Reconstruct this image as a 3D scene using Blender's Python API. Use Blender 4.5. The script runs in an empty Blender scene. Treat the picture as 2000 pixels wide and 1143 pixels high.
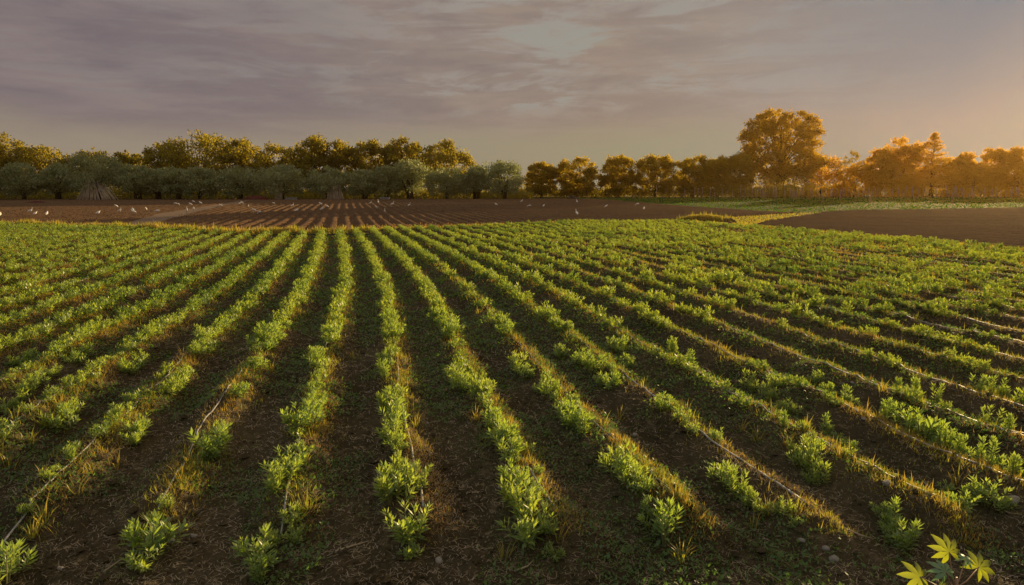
import bpy, math
import numpy as np
R = math.radians
scene = bpy.context.scene
COL = scene.collection

# ------------------------------------------------------------------ camera, light, exposure
FPX, YH, HCAM = 1333.33, 372.0, 2.5            # focal length and horizon in 2000 px units, eye height
PITCH = math.atan((571.5 - YH) / FPX)
cam = bpy.data.cameras.new("camera")
cam.lens = 24.0; cam.sensor_width = 36.0; cam.clip_start = 0.05; cam.clip_end = 6000
cam_ob = bpy.data.objects.new("camera", cam); COL.objects.link(cam_ob)
cam_ob.location = (0, 0, HCAM); cam_ob.rotation_euler = (math.pi / 2 - PITCH, 0, 0)
scene.camera = cam_ob
scene.view_settings.view_transform = 'Standard'
scene.view_settings.look = 'None'
scene.view_settings.exposure = 0.6
scene.view_settings.gamma = 1.0
scene.render.engine = 'CYCLES'
cy = scene.cycles
cy.max_bounces = 6; cy.diffuse_bounces = 3; cy.glossy_bounces = 2; cy.transmission_bounces = 4
cy.transparent_max_bounces = 8; cy.volume_bounces = 0
cy.use_denoising = True
cy.sample_clamp_indirect = 4.0

SUN_AZ, SUN_EL = 39.0, 8.0                     # degrees right of the view axis, above the horizon
SUN_DIR = (math.sin(R(SUN_AZ)) * math.cos(R(SUN_EL)), math.cos(R(SUN_AZ)) * math.cos(R(SUN_EL)), math.sin(R(SUN_EL)))
sun = bpy.data.lights.new("sun", 'SUN'); sun.energy = 5.0; sun.angle = R(0.6); sun.color = (1.0, 0.73, 0.35)
sun_ob = bpy.data.objects.new("sun", sun); COL.objects.link(sun_ob)
sun_ob.rotation_euler = (R(90 - SUN_EL), 0, R(180 - SUN_AZ))

HAZE_DENSITY = 0.000095

# ------------------------------------------------------------------ node helpers
class NT:
    def __init__(s, tree):
        s.t = tree; s.n = tree.nodes; s.l = tree.links; s.n.clear()
    def add(s, typ, **kw):
        nd = s.n.new(typ)
        for k, v in kw.items(): setattr(nd, k, v)
        return nd
    def put(s, sock, v):
        if v is None: return
        if isinstance(v, bpy.types.NodeSocket): s.l.new(v, sock)
        elif isinstance(v, (tuple, list)) and len(v) == 3 and sock.type == 'RGBA': sock.default_value = (*v, 1)
        else: sock.default_value = v
    def math(s, op, a, b=None, clamp=False):
        nd = s.add('ShaderNodeMath', operation=op, use_clamp=clamp)
        s.put(nd.inputs[0], a)
        if b is not None: s.put(nd.inputs[1], b)
        return nd.outputs[0]
    def mix(s, fac, a, b, blend='MIX'):
        nd = s.add('ShaderNodeMix', data_type='RGBA', blend_type=blend, clamp_factor=True)
        s.put(nd.inputs[0], fac); s.put(nd.inputs[6], a); s.put(nd.inputs[7], b)
        return nd.outputs[2]
    def ramp(s, v, lo, hi, smooth=True):
        nd = s.add('ShaderNodeMapRange', clamp=True)
        if smooth: nd.interpolation_type = 'SMOOTHSTEP'
        s.put(nd.inputs[0], v); s.put(nd.inputs[1], lo); s.put(nd.inputs[2], hi)
        return nd.outputs[0]
    def noise(s, vec, scale, detail=4, rough=.55, dist=0.0):
        nd = s.add('ShaderNodeTexNoise')
        s.put(nd.inputs['Vector'], vec); nd.inputs['Scale'].default_value = scale
        nd.inputs['Detail'].default_value = detail; nd.inputs['Roughness'].default_value = rough
        nd.inputs['Distortion'].default_value = dist
        return nd.outputs[0]

# ------------------------------------------------------------------ sky
def build_world():
    w = bpy.data.worlds.new("World"); scene.world = w; w.use_nodes = True
    k = NT(w.node_tree)
    geo = k.add('ShaderNodeTexCoord')
    d = geo.outputs['Generated']
    sep = k.add('ShaderNodeSeparateXYZ'); k.put(sep.inputs[0], d)
    x, y, z = sep.outputs
    el = k.math('MULTIPLY', k.math('ARCSINE', z), 57.2958)
    az = k.math('MULTIPLY', k.math('ARCTAN2', x, y), 57.2958)
    dot = k.add('ShaderNodeVectorMath', operation='DOT_PRODUCT'); k.put(dot.inputs[0], d); dot.inputs[1].default_value = SUN_DIR
    ang = k.math('MULTIPLY', k.math('ARCCOSINE', k.math('MINIMUM', dot.outputs['Value'], 0.99999)), 57.2958)
    sky = k.add('ShaderNodeTexSky', sky_type='NISHITA', sun_disc=False)
    sky.sun_elevation = R(SUN_EL); sky.sun_rotation = R(SUN_AZ); sky.air_density = 1.0; sky.dust_density = 2.0
    nish = k.mix(1.0, sky.outputs[0], (0.10, 0.10, 0.10), 'MULTIPLY')
    # streaky cloud coordinates: azimuth stretched, elevation compressed
    def coord(sx, sy, tilt=0.0, off=0.0):
        c = k.add('ShaderNodeCombineXYZ')
        k.put(c.inputs[0], k.math('MULTIPLY', az, sx))
        k.put(c.inputs[1], k.math('MULTIPLY', k.math('ADD', el, k.math('MULTIPLY', az, tilt)), sy))
        c.inputs[2].default_value = off
        return c.outputs[0]
    big = k.noise(coord(0.07, 0.24, 0.03), 1.0, 6, .58, 0.5)
    streak = k.noise(coord(0.10, 0.56, -0.02, 7.3), 1.0, 8, .66, 0.5)
    fine = k.noise(coord(0.26, 1.15, 0.0, 3.1), 1.0, 7, .68, 0.4)
    band = k.noise(coord(0.075, 0.55, 0.015, 12.4), 1.0, 7, .62, 0.4)
    body = k.mix(k.ramp(az, -36, 10), (.194, .156, .168), (.262, .210, .182))
    body = k.mix(k.ramp(big, .33, .68), body, k.mix(1.0, body, (1.22, 1.20, 1.10), 'MULTIPLY'))
    body = k.mix(k.math('MULTIPLY', k.ramp(fine, .45, .75), .35), body, k.mix(1.0, body, (.76, .76, .82), 'MULTIPLY'))
    body = k.mix(k.math('MULTIPLY', k.ramp(band, .40, .62), .7), k.mix(1.0, body, (.90, .89, .92), 'MULTIPLY'), k.mix(1.0, body, (1.11, 1.10, 1.06), 'MULTIPLY'))
    # lighter breaks in the sheet
    gapc = k.mix(k.ramp(az, -30, 5), (.262, .235, .225), (.332, .297, .262))
    brk = k.math('MULTIPLY', k.ramp(streak, .46, .60), k.ramp(el, 5.0, 7.5))
    brk = k.math('MULTIPLY', brk, k.ramp(big, .36, .52))
    brk = k.math('MULTIPLY', brk, k.math('ADD', k.math('MULTIPLY', k.ramp(az, -24, 2), .60), .35))
    col = k.mix(brk, body, gapc)
    thin = k.math('MULTIPLY', k.math('MULTIPLY', k.ramp(fine, .56, .70), k.ramp(streak, .44, .60)), k.ramp(el, 4, 8))
    col = k.mix(k.math('MULTIPLY', thin, .45), col, gapc)
    # blue hole in the top left
    hole = k.math('MULTIPLY', k.ramp(az, -32.0, -36.5), k.ramp(k.math('ADD', el, k.math('MULTIPLY', streak, 3.0)), 13.5, 15.5))
    col = k.mix(hole, col, (.235, .262, .285))
    # clear warm band under the cloud sheet
    low = k.mix(k.ramp(az, -30, 15), (.305, .250, .190), (.290, .258, .176))
    base = k.math('ADD', el, k.math('MULTIPLY', k.math('SUBTRACT', big, .5), 5.0))
    col = k.mix(k.ramp(base, 6.0, 3.4), col, low)
    # sky colour dimmed and blued round the sun to offset the haze glow
    col = k.mix(k.math('POWER', k.ramp(ang, 31, 7, False), 1.1), col, k.mix(k.ramp(ang, 26, 6, False), (.205, .215, .232), (.030, .110, .205)))
    col = k.mix(.04, col, nish)
    lim = k.mix(1.0, col, (.312, .312, .312), 'DARKEN')
    lim = k.mix(k.ramp(el, 17, 42), lim, k.mix(1.0, lim, (1.5, 1.44, 1.25), 'MULTIPLY'))   # sky above the view lifted as added fill light for the ground
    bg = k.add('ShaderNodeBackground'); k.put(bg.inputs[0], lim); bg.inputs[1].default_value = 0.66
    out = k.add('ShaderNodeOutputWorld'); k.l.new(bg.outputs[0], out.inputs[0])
build_world()

# ------------------------------------------------------------------ geometry helpers
def px_dir(px, py):
    u = (px - 1000) / FPX; v = (py - 571.5) / FPX
    return np.array([u, math.cos(PITCH) - v * math.sin(PITCH), -math.sin(PITCH) - v * math.cos(PITCH)])
def T(y):                                       # the land: level, then a gentle rise to the trees
    y = np.asarray(y, float)
    return -0.2 + 0.0082 * np.clip(y - 55, 0, 200)
def on_plane(px, py, z=0.0):
    d = px_dir(px, py); k = (z - HCAM) / d[2]
    return np.array([d[0] * k, d[1] * k, z])
def on_land(px, py):
    d = px_dir(px, py); z = -0.2
    for _ in range(30):
        k = (z - HCAM) / d[2]
        z = .5 * z + .5 * float(T(d[1] * k))
    return np.array([d[0] * k, d[1] * k, z])
def at_depth(px, y):                            # stands on the land, y metres away
    u = (px - 1000) / FPX
    return np.array([u * (y * math.cos(PITCH)) * 1.0, y, float(T(y))])
def to_px(x, y, z):
    c, s = math.cos(PITCH), math.sin(PITCH)
    zz = z - HCAM
    depth = y * c - zz * s
    return 1000 + FPX * x / depth, 571.5 - FPX * (y * s + zz * c) / depth
def hash2(ix, iy, seed):
    h = (ix.astype(np.int64) * 374761393 + iy.astype(np.int64) * 668265263 + seed * 974634777) & 0x7fffffff
    h = ((h ^ (h >> 13)) * 1274126177) & 0x7fffffff
    h = h ^ (h >> 16)
    return (h & 0xffff) / 65535.0
def vnoise(x, y, seed=0):
    x = np.asarray(x, float); y = np.asarray(y, float)
    ix = np.floor(x); iy = np.floor(y); fx = x - ix; fy = y - iy
    fx = fx * fx * (3 - 2 * fx); fy = fy * fy * (3 - 2 * fy)
    a = hash2(ix, iy, seed); b = hash2(ix + 1, iy, seed); c = hash2(ix, iy + 1, seed); d = hash2(ix + 1, iy + 1, seed)
    return (a * (1 - fx) + b * fx) * (1 - fy) + (c * (1 - fx) + d * fx) * fy
def fbm(x, y, oct=3, seed=0):
    s = 0; a = .5
    for o in range(oct): s = s + a * vnoise(x * 2 ** o, y * 2 ** o, seed + o); a *= .5
    return s / (1 - .5 ** oct)
def in_poly(px, py, poly):
    inside = np.zeros(np.shape(px), bool); n = len(poly)
    for i in range(n):
        x0, y0 = poly[i]; x1, y1 = poly[(i + 1) % n]
        if y0 == y1: continue
        c = ((y0 > py) != (y1 > py)) & (px < (x1 - x0) * (py - y0) / (y1 - y0) + x0)
        inside ^= c
    return inside

def mesh_np(name, verts, faces, mats, midx=None, smooth=False):
    """faces: int array (n, k), or a list of such arrays (mixed tris and quads)"""
    me = bpy.data.meshes.new(name)
    verts = np.asarray(verts, np.float32).reshape(-1, 3)
    fl = faces if isinstance(faces, list) else [faces]
    fl = [np.asarray(f, np.int32) for f in fl if len(f)]
    loops = np.concatenate([f.ravel() for f in fl]); tot = np.concatenate([np.full(len(f), f.shape[1], np.int32) for f in fl])
    start = np.concatenate([[0], np.cumsum(tot)[:-1]]).astype(np.int32)
    me.vertices.add(len(verts)); me.vertices.foreach_set("co", verts.ravel())
    me.loops.add(len(loops)); me.loops.foreach_set("vertex_index", loops)
    me.polygons.add(len(tot)); me.polygons.foreach_set("loop_start", start); me.polygons.foreach_set("loop_total", tot)
    for m in (mats if isinstance(mats, (list, tuple)) else [mats]): me.materials.append(m)
    if midx is not None: me.polygons.foreach_set("material_index", np.asarray(midx, np.int32))
    me.polygons.foreach_set("use_smooth", np.full(len(tot), bool(smooth)))
    me.update(calc_edges=True)
    return me
def obj(name, me, parent=None, loc=None, rz=0.0, sc=None):
    o = bpy.data.objects.new(name, me); COL.objects.link(o)
    if parent is not None: o.parent = parent
    if loc is not None: o.location = loc
    if rz: o.rotation_euler = (0, 0, rz)
    if sc is not None: o.scale = (sc, sc, sc) if np.isscalar(sc) else sc
    return o
def tag(o, label=None, cat=None, group=None, kind=None):
    if label: o["label"] = label
    if cat: o["category"] = cat
    if group: o["group"] = group
    if kind: o["kind"] = kind
    return o
class MB:
    """collects tubes, boxes and loose quads into one mesh"""
    def __init__(s): s.v = []; s.q = []; s.t = []; s.n = 0
    def add(s, v, q=(), t=()):
        v = np.asarray(v, float).reshape(-1, 3); s.v.append(v)
        if len(q): s.q.append(np.asarray(q) + s.n)
        if len(t): s.t.append(np.asarray(t) + s.n)
        s.n += len(v)
    def tube(s, pts, rad, sides=6, cap=True):
        pts = np.asarray(pts, float); n = len(pts); rad = np.broadcast_to(rad, (n,))
        tan = np.gradient(pts, axis=0); tan /= np.linalg.norm(tan, axis=1, keepdims=True) + 1e-9
        ref = np.array([0, 0, 1.]) if abs(tan[:, 2]).mean() < .8 else np.array([1., 0, 0])
        a = np.cross(tan, ref); a /= np.linalg.norm(a, axis=1, keepdims=True) + 1e-9
        b = np.cross(tan, a)
        th = np.linspace(0, 2 * np.pi, sides, endpoint=False)
        ring = pts[:, None] + rad[:, None, None] * (np.cos(th)[None, :, None] * a[:, None] + np.sin(th)[None, :, None] * b[:, None])
        i = np.arange(n - 1)[:, None] * sides; j = np.arange(sides)[None]; j2 = (j + 1) % sides
        q = np.stack([i + j, i + j2, i + sides + j2, i + sides + j], -1).reshape(-1, 4)
        v = ring.reshape(-1, 3); t = []
        if cap:
            v = np.vstack([v, pts[0], pts[-1]]); c0 = n * sides
            jj = np.arange(sides)
            t = np.vstack([np.stack([np.full(sides, c0), (jj + 1) % sides, jj], -1),
                           np.stack([np.full(sides, c0 + 1), (n - 1) * sides + jj, (n - 1) * sides + (jj + 1) % sides], -1)])
        s.add(v, q, t)
    def box(s, c, d):
        c = np.asarray(c, float); d = np.asarray(d, float) / 2
        sg = np.array([[-1, -1, -1], [1, -1, -1], [1, 1, -1], [-1, 1, -1], [-1, -1, 1], [1, -1, 1], [1, 1, 1], [-1, 1, 1]])
        s.add(c + sg * d, [[0, 3, 2, 1], [4, 5, 6, 7], [0, 1, 5, 4], [1, 2, 6, 5], [2, 3, 7, 6], [3, 0, 4, 7]])
    def mesh(s, name, mat, smooth=False):
        fl = []
        if s.q: fl.append(np.concatenate(s.q))
        if s.t: fl.append(np.concatenate(s.t))
        return mesh_np(name, np.concatenate(s.v), fl, mat, smooth=smooth)
def unit(v): return v / (np.linalg.norm(v, axis=-1, keepdims=True) + 1e-9)
def blades(P, D, S, fold=.25, kink=None, wide=.45):
    """leaf blades: base P, length vector D, half-width vector S; 5 verts and 2 folded quads each"""
    n = len(P); N = unit(np.cross(D, S)); w = np.linalg.norm(S, axis=1, keepdims=True)
    M = P + D * wide
    if kink is None: kink = np.zeros((n, 3))
    v = np.stack([P, M + S + N * w * fold + kink, P + D, M - S + N * w * fold + kink, M - N * w * fold * .6 + kink], 1).reshape(-1, 3)
    i = np.arange(n)[:, None] * 5
    q = np.concatenate([i + np.array([[0, 1, 2, 4]]), i + np.array([[0, 4, 2, 3]])], 1).reshape(-1, 4)
    return v, q
def diamonds(P, D, S, wide=.45, kink=None):
    n = len(P); M = P + D * wide
    if kink is not None: M = M + kink
    v = np.stack([P, M + S, P + D, M - S], 1).reshape(-1, 3)
    return v, np.arange(n * 4).reshape(-1, 4)
def rand_dirs(rng, n): return unit(rng.normal(size=(n, 3)))

# ------------------------------------------------------------------ materials
def mat(name, fn):
    m = bpy.data.materials.new(name); m.use_nodes = True
    k = NT(m.node_tree); out = k.add('ShaderNodeOutputMaterial')
    k.l.new(fn(k), out.inputs[0]); return m
def leaf_mat(name, refl, refl2, trans, trans2, tf=.5, gloss=.05, patch=0.0, patch_col=None, patch_tr=None):
    def fn(k):
        rnd = k.add('ShaderNodeNewGeometry').outputs['Random Per Island']
        pos = k.add('ShaderNodeNewGeometry').outputs['Position']
        big = k.noise(pos, .6 if patch == 0 else patch, 3)
        f = k.math('ADD', k.math('MULTIPLY', rnd, .6), k.math('MULTIPLY', k.ramp(big, .3, .7), .4))
        c1 = k.mix(f, refl, refl2); c2 = k.mix(f, trans, trans2)
        if patch_col:
            pf = k.ramp(k.math('ADD', k.math('MULTIPLY', big, .8), k.math('MULTIPLY', rnd, .2)), .46, .60)
            c1 = k.mix(pf, c1, patch_col); c2 = k.mix(pf, c2, patch_tr)
        di = k.add('ShaderNodeBsdfDiffuse'); k.put(di.inputs[0], c1)
        tr = k.add('ShaderNodeBsdfTranslucent'); k.put(tr.inputs[0], c2)
        mx = k.add('ShaderNodeMixShader'); mx.inputs[0].default_value = tf
        k.l.new(di.outputs[0], mx.inputs[1]); k.l.new(tr.outputs[0], mx.inputs[2])
        gl = k.add('ShaderNodeBsdfGlossy'); gl.inputs['Roughness'].default_value = .45; k.put(gl.inputs[0], (.9, .9, .9))
        m2 = k.add('ShaderNodeMixShader'); m2.inputs[0].default_value = gloss
        k.l.new(mx.outputs[0], m2.inputs[1]); k.l.new(gl.outputs[0], m2.inputs[2])
        return m2.outputs[0]
    return mat(name, fn)
def solid_mat(name, c1, c2, scale=8.0, rough=.8, bump=0.0, spec=.3, stretch=None):
    def fn(k):
        tc = k.add('ShaderNodeTexCoord').outputs['Object']
        if stretch:
            mp = k.add('ShaderNodeMapping'); k.put(mp.inputs[0], tc); mp.inputs['Scale'].default_value = stretch; tc = mp.outputs[0]
        n = k.noise(tc, scale, 5, .6)
        b = k.add('ShaderNodeBsdfPrincipled'); k.put(b.inputs['Base Color'], k.mix(k.ramp(n, .3, .7), c1, c2))
        b.inputs['Roughness'].default_value = rough; b.inputs['Specular IOR Level'].default_value = spec
        if bump:
            bp = k.add('ShaderNodeBump'); bp.inputs['Strength'].default_value = bump; bp.inputs['Distance'].default_value = .03
            k.put(bp.inputs['Height'], n); k.l.new(bp.outputs[0], b.inputs['Normal'])
        return b.outputs[0]
    return mat(name, fn)
def soil_mat(name, dark, light, tan, fs=1.0, bump=.9, bd=.03):
    def fn(k):
        tc = k.add('ShaderNodeTexCoord').outputs['Object']
        n1 = k.noise(tc, .55 * fs, 4, .6); n2 = k.noise(tc, 9 * fs, 6, .7); n3 = k.noise(tc, 55 * fs, 4, .7)
        c = k.mix(k.ramp(n1, .3, .7), dark, light)
        c = k.mix(k.math('MULTIPLY', k.ramp(n2, .5, .72), .55), c, tan)
        c = k.mix(k.math('MULTIPLY', k.ramp(n3, .35, .65), .5), c, k.mix(1.0, c, (.55, .55, .55), 'MULTIPLY'))
        vo = k.add('ShaderNodeTexVoronoi'); k.put(vo.inputs['Vector'], tc); vo.inputs['Scale'].default_value = 26 * fs
        b = k.add('ShaderNodeBsdfPrincipled'); k.put(b.inputs['Base Color'], c)
        b.inputs['Roughness'].default_value = 1.0; b.inputs['Specular IOR Level'].default_value = .02
        hgt = k.math('ADD', k.math('MULTIPLY', n2, 1.0), k.math('ADD', k.math('MULTIPLY', n3, .45), k.math('MULTIPLY', vo.outputs['Distance'], -.35)))
        bp = k.add('ShaderNodeBump'); bp.inputs['Strength'].default_value = bump; bp.inputs['Distance'].default_value = bd
        k.put(bp.inputs['Height'], hgt); k.l.new(bp.outputs[0], b.inputs['Normal'])
        return b.outputs[0]
    return mat(name, fn)

M_SOIL = soil_mat("soil", (.062, .049, .028), (.112, .088, .050), (.26, .20, .12))
M_PLOUGH = soil_mat("ploughed soil", (.135, .078, .044), (.172, .102, .058), (.22, .135, .078), .35, .6, .05)
M_LAND = soil_mat("rough land", (.06, .05, .022), (.10, .085, .03), (.14, .10, .045), .3, .6, .05)
M_TRACK = soil_mat("dirt track", (.24, .17, .12), (.30, .21, .15), (.34, .25, .18), .5, .4)
M_GREEN = soil_mat("green field soil", (.040, .060, .016), (.06, .09, .022), (.09, .10, .03), .4, .6, .05)
M_CROP = leaf_mat("crop leaf", (.17, .26, .085), (.38, .47, .22), (.40, .56, .045), (.68, .82, .08), .55, .06, 1.3, (.26, .33, .10), (.56, .66, .06))
M_CROPFAR = leaf_mat("distant crop leaf", (.14, .21, .06), (.32, .38, .13), (.36, .48, .033), (.70, .74, .055), .57, .05, .16, (.085, .155, .04), (.20, .32, .03))
M_GFIELD = leaf_mat("green field leaf", (.05, .17, .012), (.10, .24, .018), (.08, .24, .008), (.18, .36, .012), .2, .0)
M_STEM = solid_mat("green stem", (.16, .17, .05), (.22, .20, .08), 20)
M_GRASS = leaf_mat("ridge grass", (.20, .21, .05), (.30, .26, .08), (.42, .44, .03), (.58, .48, .045), .5, .02, .9, (.36, .25, .08), (.58, .40, .05))
M_DRY = leaf_mat("dry straw grass", (.50, .30, .10), (.62, .42, .17), (.58, .30, .05), (.66, .38, .08), .35, .02)
M_WEED = leaf_mat("low weed", (.055, .13, .026), (.13, .22, .045), (.12, .27, .02), (.28, .44, .035), .5, .04)
M_STRAW = solid_mat("straw litter", (.26, .20, .13), (.46, .37, .26), 3, .9)
M_OLIVE = leaf_mat("olive leaf", (.155, .185, .075), (.37, .41, .21), (.23, .26, .06), (.46, .46, .14), .42, .08)
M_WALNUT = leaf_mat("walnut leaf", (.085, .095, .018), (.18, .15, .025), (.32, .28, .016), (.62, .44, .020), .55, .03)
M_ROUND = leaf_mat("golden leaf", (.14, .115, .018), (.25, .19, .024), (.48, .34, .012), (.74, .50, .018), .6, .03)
M_GLOW = leaf_mat("backlit leaf", (.15, .095, .010), (.24, .14, .013), (.66, .36, .006), (.90, .50, .008), .72, .02)  # orange glow of the low sun put into the leaf colours
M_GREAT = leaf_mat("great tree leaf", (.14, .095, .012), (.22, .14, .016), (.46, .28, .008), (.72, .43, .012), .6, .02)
M_GOLD = leaf_mat("yellow leaf", (.20, .16, .03), (.28, .19, .03), (.50, .36, .02), (.60, .38, .02), .5, .03)
M_BARK = solid_mat("bark", (.030, .023, .016), (.065, .048, .032), 4, .95, .6, .1, (6, 6, 1))
M_POLE = solid_mat("cane pole", (.40, .31, .24), (.58, .46, .36), 3, .8)
M_STAKE = solid_mat("wooden stake", (.34, .24, .20), (.48, .34, .28), 3, .8)
M_HOSE = solid_mat("polythene hose", (.24, .24, .25), (.42, .41, .40), 1.5, .55, 0, .4)
M_HOSEB = solid_mat("black polythene pipe", (.012, .012, .014), (.025, .025, .028), 3, .35, 0, .6)
M_STONE = solid_mat("stone", (.25, .22, .19), (.42, .38, .34), 14, .85, .5)
M_BIRD = solid_mat("white plumage", (.74, .70, .66), (.86, .83, .80), 9, .8)
M_BEAK = solid_mat("yellow beak", (.55, .36, .08), (.65, .44, .10), 9, .6)
M_LEG = solid_mat("dark legs", (.05, .045, .03), (.08, .07, .05), 9, .7)
M_CRATE = solid_mat("grey plastic", (.22, .23, .25), (.30, .31, .33), 6, .5)
M_RED = solid_mat("dark red netting", (.07, .014, .012), (.12, .022, .018), 5, .9, .6)
M_HEAP = solid_mat("dark compost", (.035, .026, .018), (.075, .055, .035), 3, .95, .9)
M_CASTOR = leaf_mat("castor leaf", (.11, .19, .03), (.16, .24, .035), (.42, .48, .012), (.52, .54, .015), .55, .06)
M_CASTORY = leaf_mat("young castor leaf", (.15, .28, .10), (.22, .35, .15), (.14, .28, .05), (.20, .34, .07), .35, .08)
M_PETIOLE = solid_mat("pink petiole", (.33, .20, .13), (.40, .26, .16), 20, .5)

# ------------------------------------------------------------------ the rows of the crop field
AZR = R(-12.95)
RV = np.array([math.sin(AZR), math.cos(AZR)]); NV = np.array([math.cos(AZR), -math.sin(AZR)])
SP, T0 = 0.955, 0.37
CA = np.array([0, 4, 7, 10, 15, 18, 22, 27, 40, 60, 120]); CV = np.array([.0, .0, .02, .10, .28, .30, .24, .14, -.25, -.55, -1.2])
def curve(a): return np.interp(a, CA, CV)
def at_xy(t, a):
    tt = t + curve(a); return tt * NV[0] + a * RV[0], tt * NV[1] + a * RV[1]
def ta(x, y):
    a = x * RV[0] + y * RV[1]; return x * NV[0] + y * NV[1] - curve(a), a
# outer edge of the crop field as a distance for each direction
EDGE = [(-900, 437), (-300, 438), (0, 440), (250, 446), (460, 459), (640, 457), (760, 448), (900, 446), (1120, 434), (1320, 434), (1430, 442), (1520, 449), (1700, 466), (2000, 493), (2300, 520), (2700, 560)]
EU = np.array([on_plane(*q)[0] / on_plane(*q)[1] for q in EDGE]); EY = np.array([on_plane(*q)[1] for q in EDGE])
def edge_y(u): return np.interp(u, EU, EY)
def ridge_wob(t, a): return .045 * (fbm(a * .9, np.round((t - T0) / SP) * 7.7, 2, 5) - .5)
def field_z(x, y):
    x = np.asarray(x, float); y = np.asarray(y, float)
    t, a = ta(x, y)
    ph = (t - T0) / SP + ridge_wob(t, a) / SP; k = np.round(ph); q = np.abs(ph - k) * 2    # 0 on the ridge, 1 in the furrow
    prof = np.where(q < .28, 1 - (q / .28) ** 2 * .12, np.clip(.88 * (1 - ((q - .28) / .62)), 0, 1) ** 1.15)
    start = np.clip((y - (4.45 + .35 * (hash2(k, k * 0, 3) - .5)) ) / .45, 0, 1); start = start * start * (3 - 2 * start)
    z = .155 * prof * start * (.8 + .45 * fbm(a * .6, k * 3.1, 2, 9))
    near = np.clip(1.4 - y / 26, 0.15, 1)
    z = z + near * (.10 * (fbm(x * 3.2, y * 3.2, 3, 21) - .5) + .065 * (fbm(x * 11, y * 11, 3, 31) - .5) + .03 * (vnoise(x * 38, y * 38, 41) - .5))
    u = x / np.maximum(y, .1); e = edge_y(u)
    out = np.clip((y - e) / .8, 0, 1)
    return z * (1 - out) - .55 * out - .02

def build_field():
    u = np.linspace(-1.25, 1.25, 1150)
    y = np.geomspace(.9, 62, 440)
    U, Y = np.meshgrid(u, y); X = U * Y
    Z = field_z(X, Y)
    n, m = X.shape
    idx = np.arange(n * m).reshape(n, m)
    q = np.stack([idx[:-1, :-1], idx[:-1, 1:], idx[1:, 1:], idx[1:, :-1]], -1).reshape(-1, 4)
    keep = (Y < edge_y(U) + 1.0)
    kq = keep.ravel()[q].all(1)
    me = mesh_np("crop_field_soil", np.stack([X, Y, Z], -1).reshape(-1, 3), q[kq], M_SOIL, smooth=True)
    tag(obj("crop_field_soil", me), kind='structure')
build_field()

# base land out to the horizon
def build_land():
    xs = np.array([-3000, -600, -200, -60, 0, 60, 200, 600, 3000.]); ys = np.array([-400, -20, 10, 55, 255, 600, 3500.])
    X, Y = np.meshgrid(xs, ys); Z = T(Y) - .02
    n, m = X.shape; idx = np.arange(n * m).reshape(n, m)
    q = np.stack([idx[:-1, :-1], idx[:-1, 1:], idx[1:, 1:], idx[1:, :-1]], -1).reshape(-1, 4)
    tag(obj("ground", mesh_np("ground", np.stack([X, Y, Z], -1).reshape(-1, 3), q, M_LAND)), kind='structure')
build_land()

P_GREEN = [(1110, 388), (1180, 384), (1500, 380), (2700, 376), (2700, 404), (2000, 409), (1800, 413), (1680, 414), (1600, 418), (1540, 418), (1450, 413), (1290, 401), (1180, 391)]
P_STRIP = [(1425, 450), (1432, 426), (1500, 421), (1560, 418), (1620, 416), (1580, 424), (1500, 436), (1470, 446)]
P_TRACK = [(235, 450), (262, 433), (310, 419), (400, 405), (470, 394), (486, 394), (430, 405), (350, 424), (300, 440), (290, 450)]
BACK_Y = 146.0
def build_far():
    u = np.linspace(-1.3, 1.3, 1250); y = np.geomspace(24, BACK_Y, 560)
    U, Y = np.meshgrid(u, y); X = U * Y
    t, a = ta(X, Y)
    PX, PY = to_px(X, Y, T(Y))
    rt = in_poly(PX, PY, [(1440, 700), (1440, 436), (1560, 421), (1700, 412), (2900, 400), (2900, 700)])
    ph = (t + .30 * fbm(a * .22, t * .12, 3, 3)) / np.where(rt, 1.5, 1.02); q = np.abs(ph - np.round(ph)) * 2
    PX, PY = to_px(X, Y, T(Y))
    left = np.clip((PX - 330) / 120, .4, 1)
    fur = np.where(rt, .26, .19) * np.clip(1 - (q / .85) ** 1.6, 0, 1) * left
    green = in_poly(PX, PY, P_GREEN); strip = in_poly(PX, PY, P_STRIP); trk = in_poly(PX, PY, P_TRACK)
    flat = green | strip | trk
    Z = T(Y) + .05 + np.where(flat, .02, fur + .05 * (fbm(X * 2.2, Y * 2.2, 2, 77) - .5))
    inside = (Y < edge_y(U) + .3)
    n, m = X.shape; idx = np.arange(n * m).reshape(n, m)
    qd = np.stack([idx[:-1, :-1], idx[:-1, 1:], idx[1:, 1:], idx[1:, :-1]], -1).reshape(-1, 4)
    V = np.stack([X, Y, Z], -1).reshape(-1, 3)
    qo = ~inside.ravel()[qd].all(1)
    cls = np.where(green, 1, np.where(strip, 2, np.where(trk, 3, 0))).ravel()[qd[:, 0]]
    for name, c, m_ in (("ploughed_field", 0, M_PLOUGH), ("green_field", 1, M_GREEN), ("grass_verge", 2, M_LAND), ("dirt_track", 3, M_TRACK)):
        f = qd[qo & (cls == c)]
        used, inv = np.unique(f, return_inverse=True)
        tag(obj(name, mesh_np(name, V[used], inv.reshape(-1, 4), m_, smooth=True)), kind='structure')
build_far()

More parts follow.
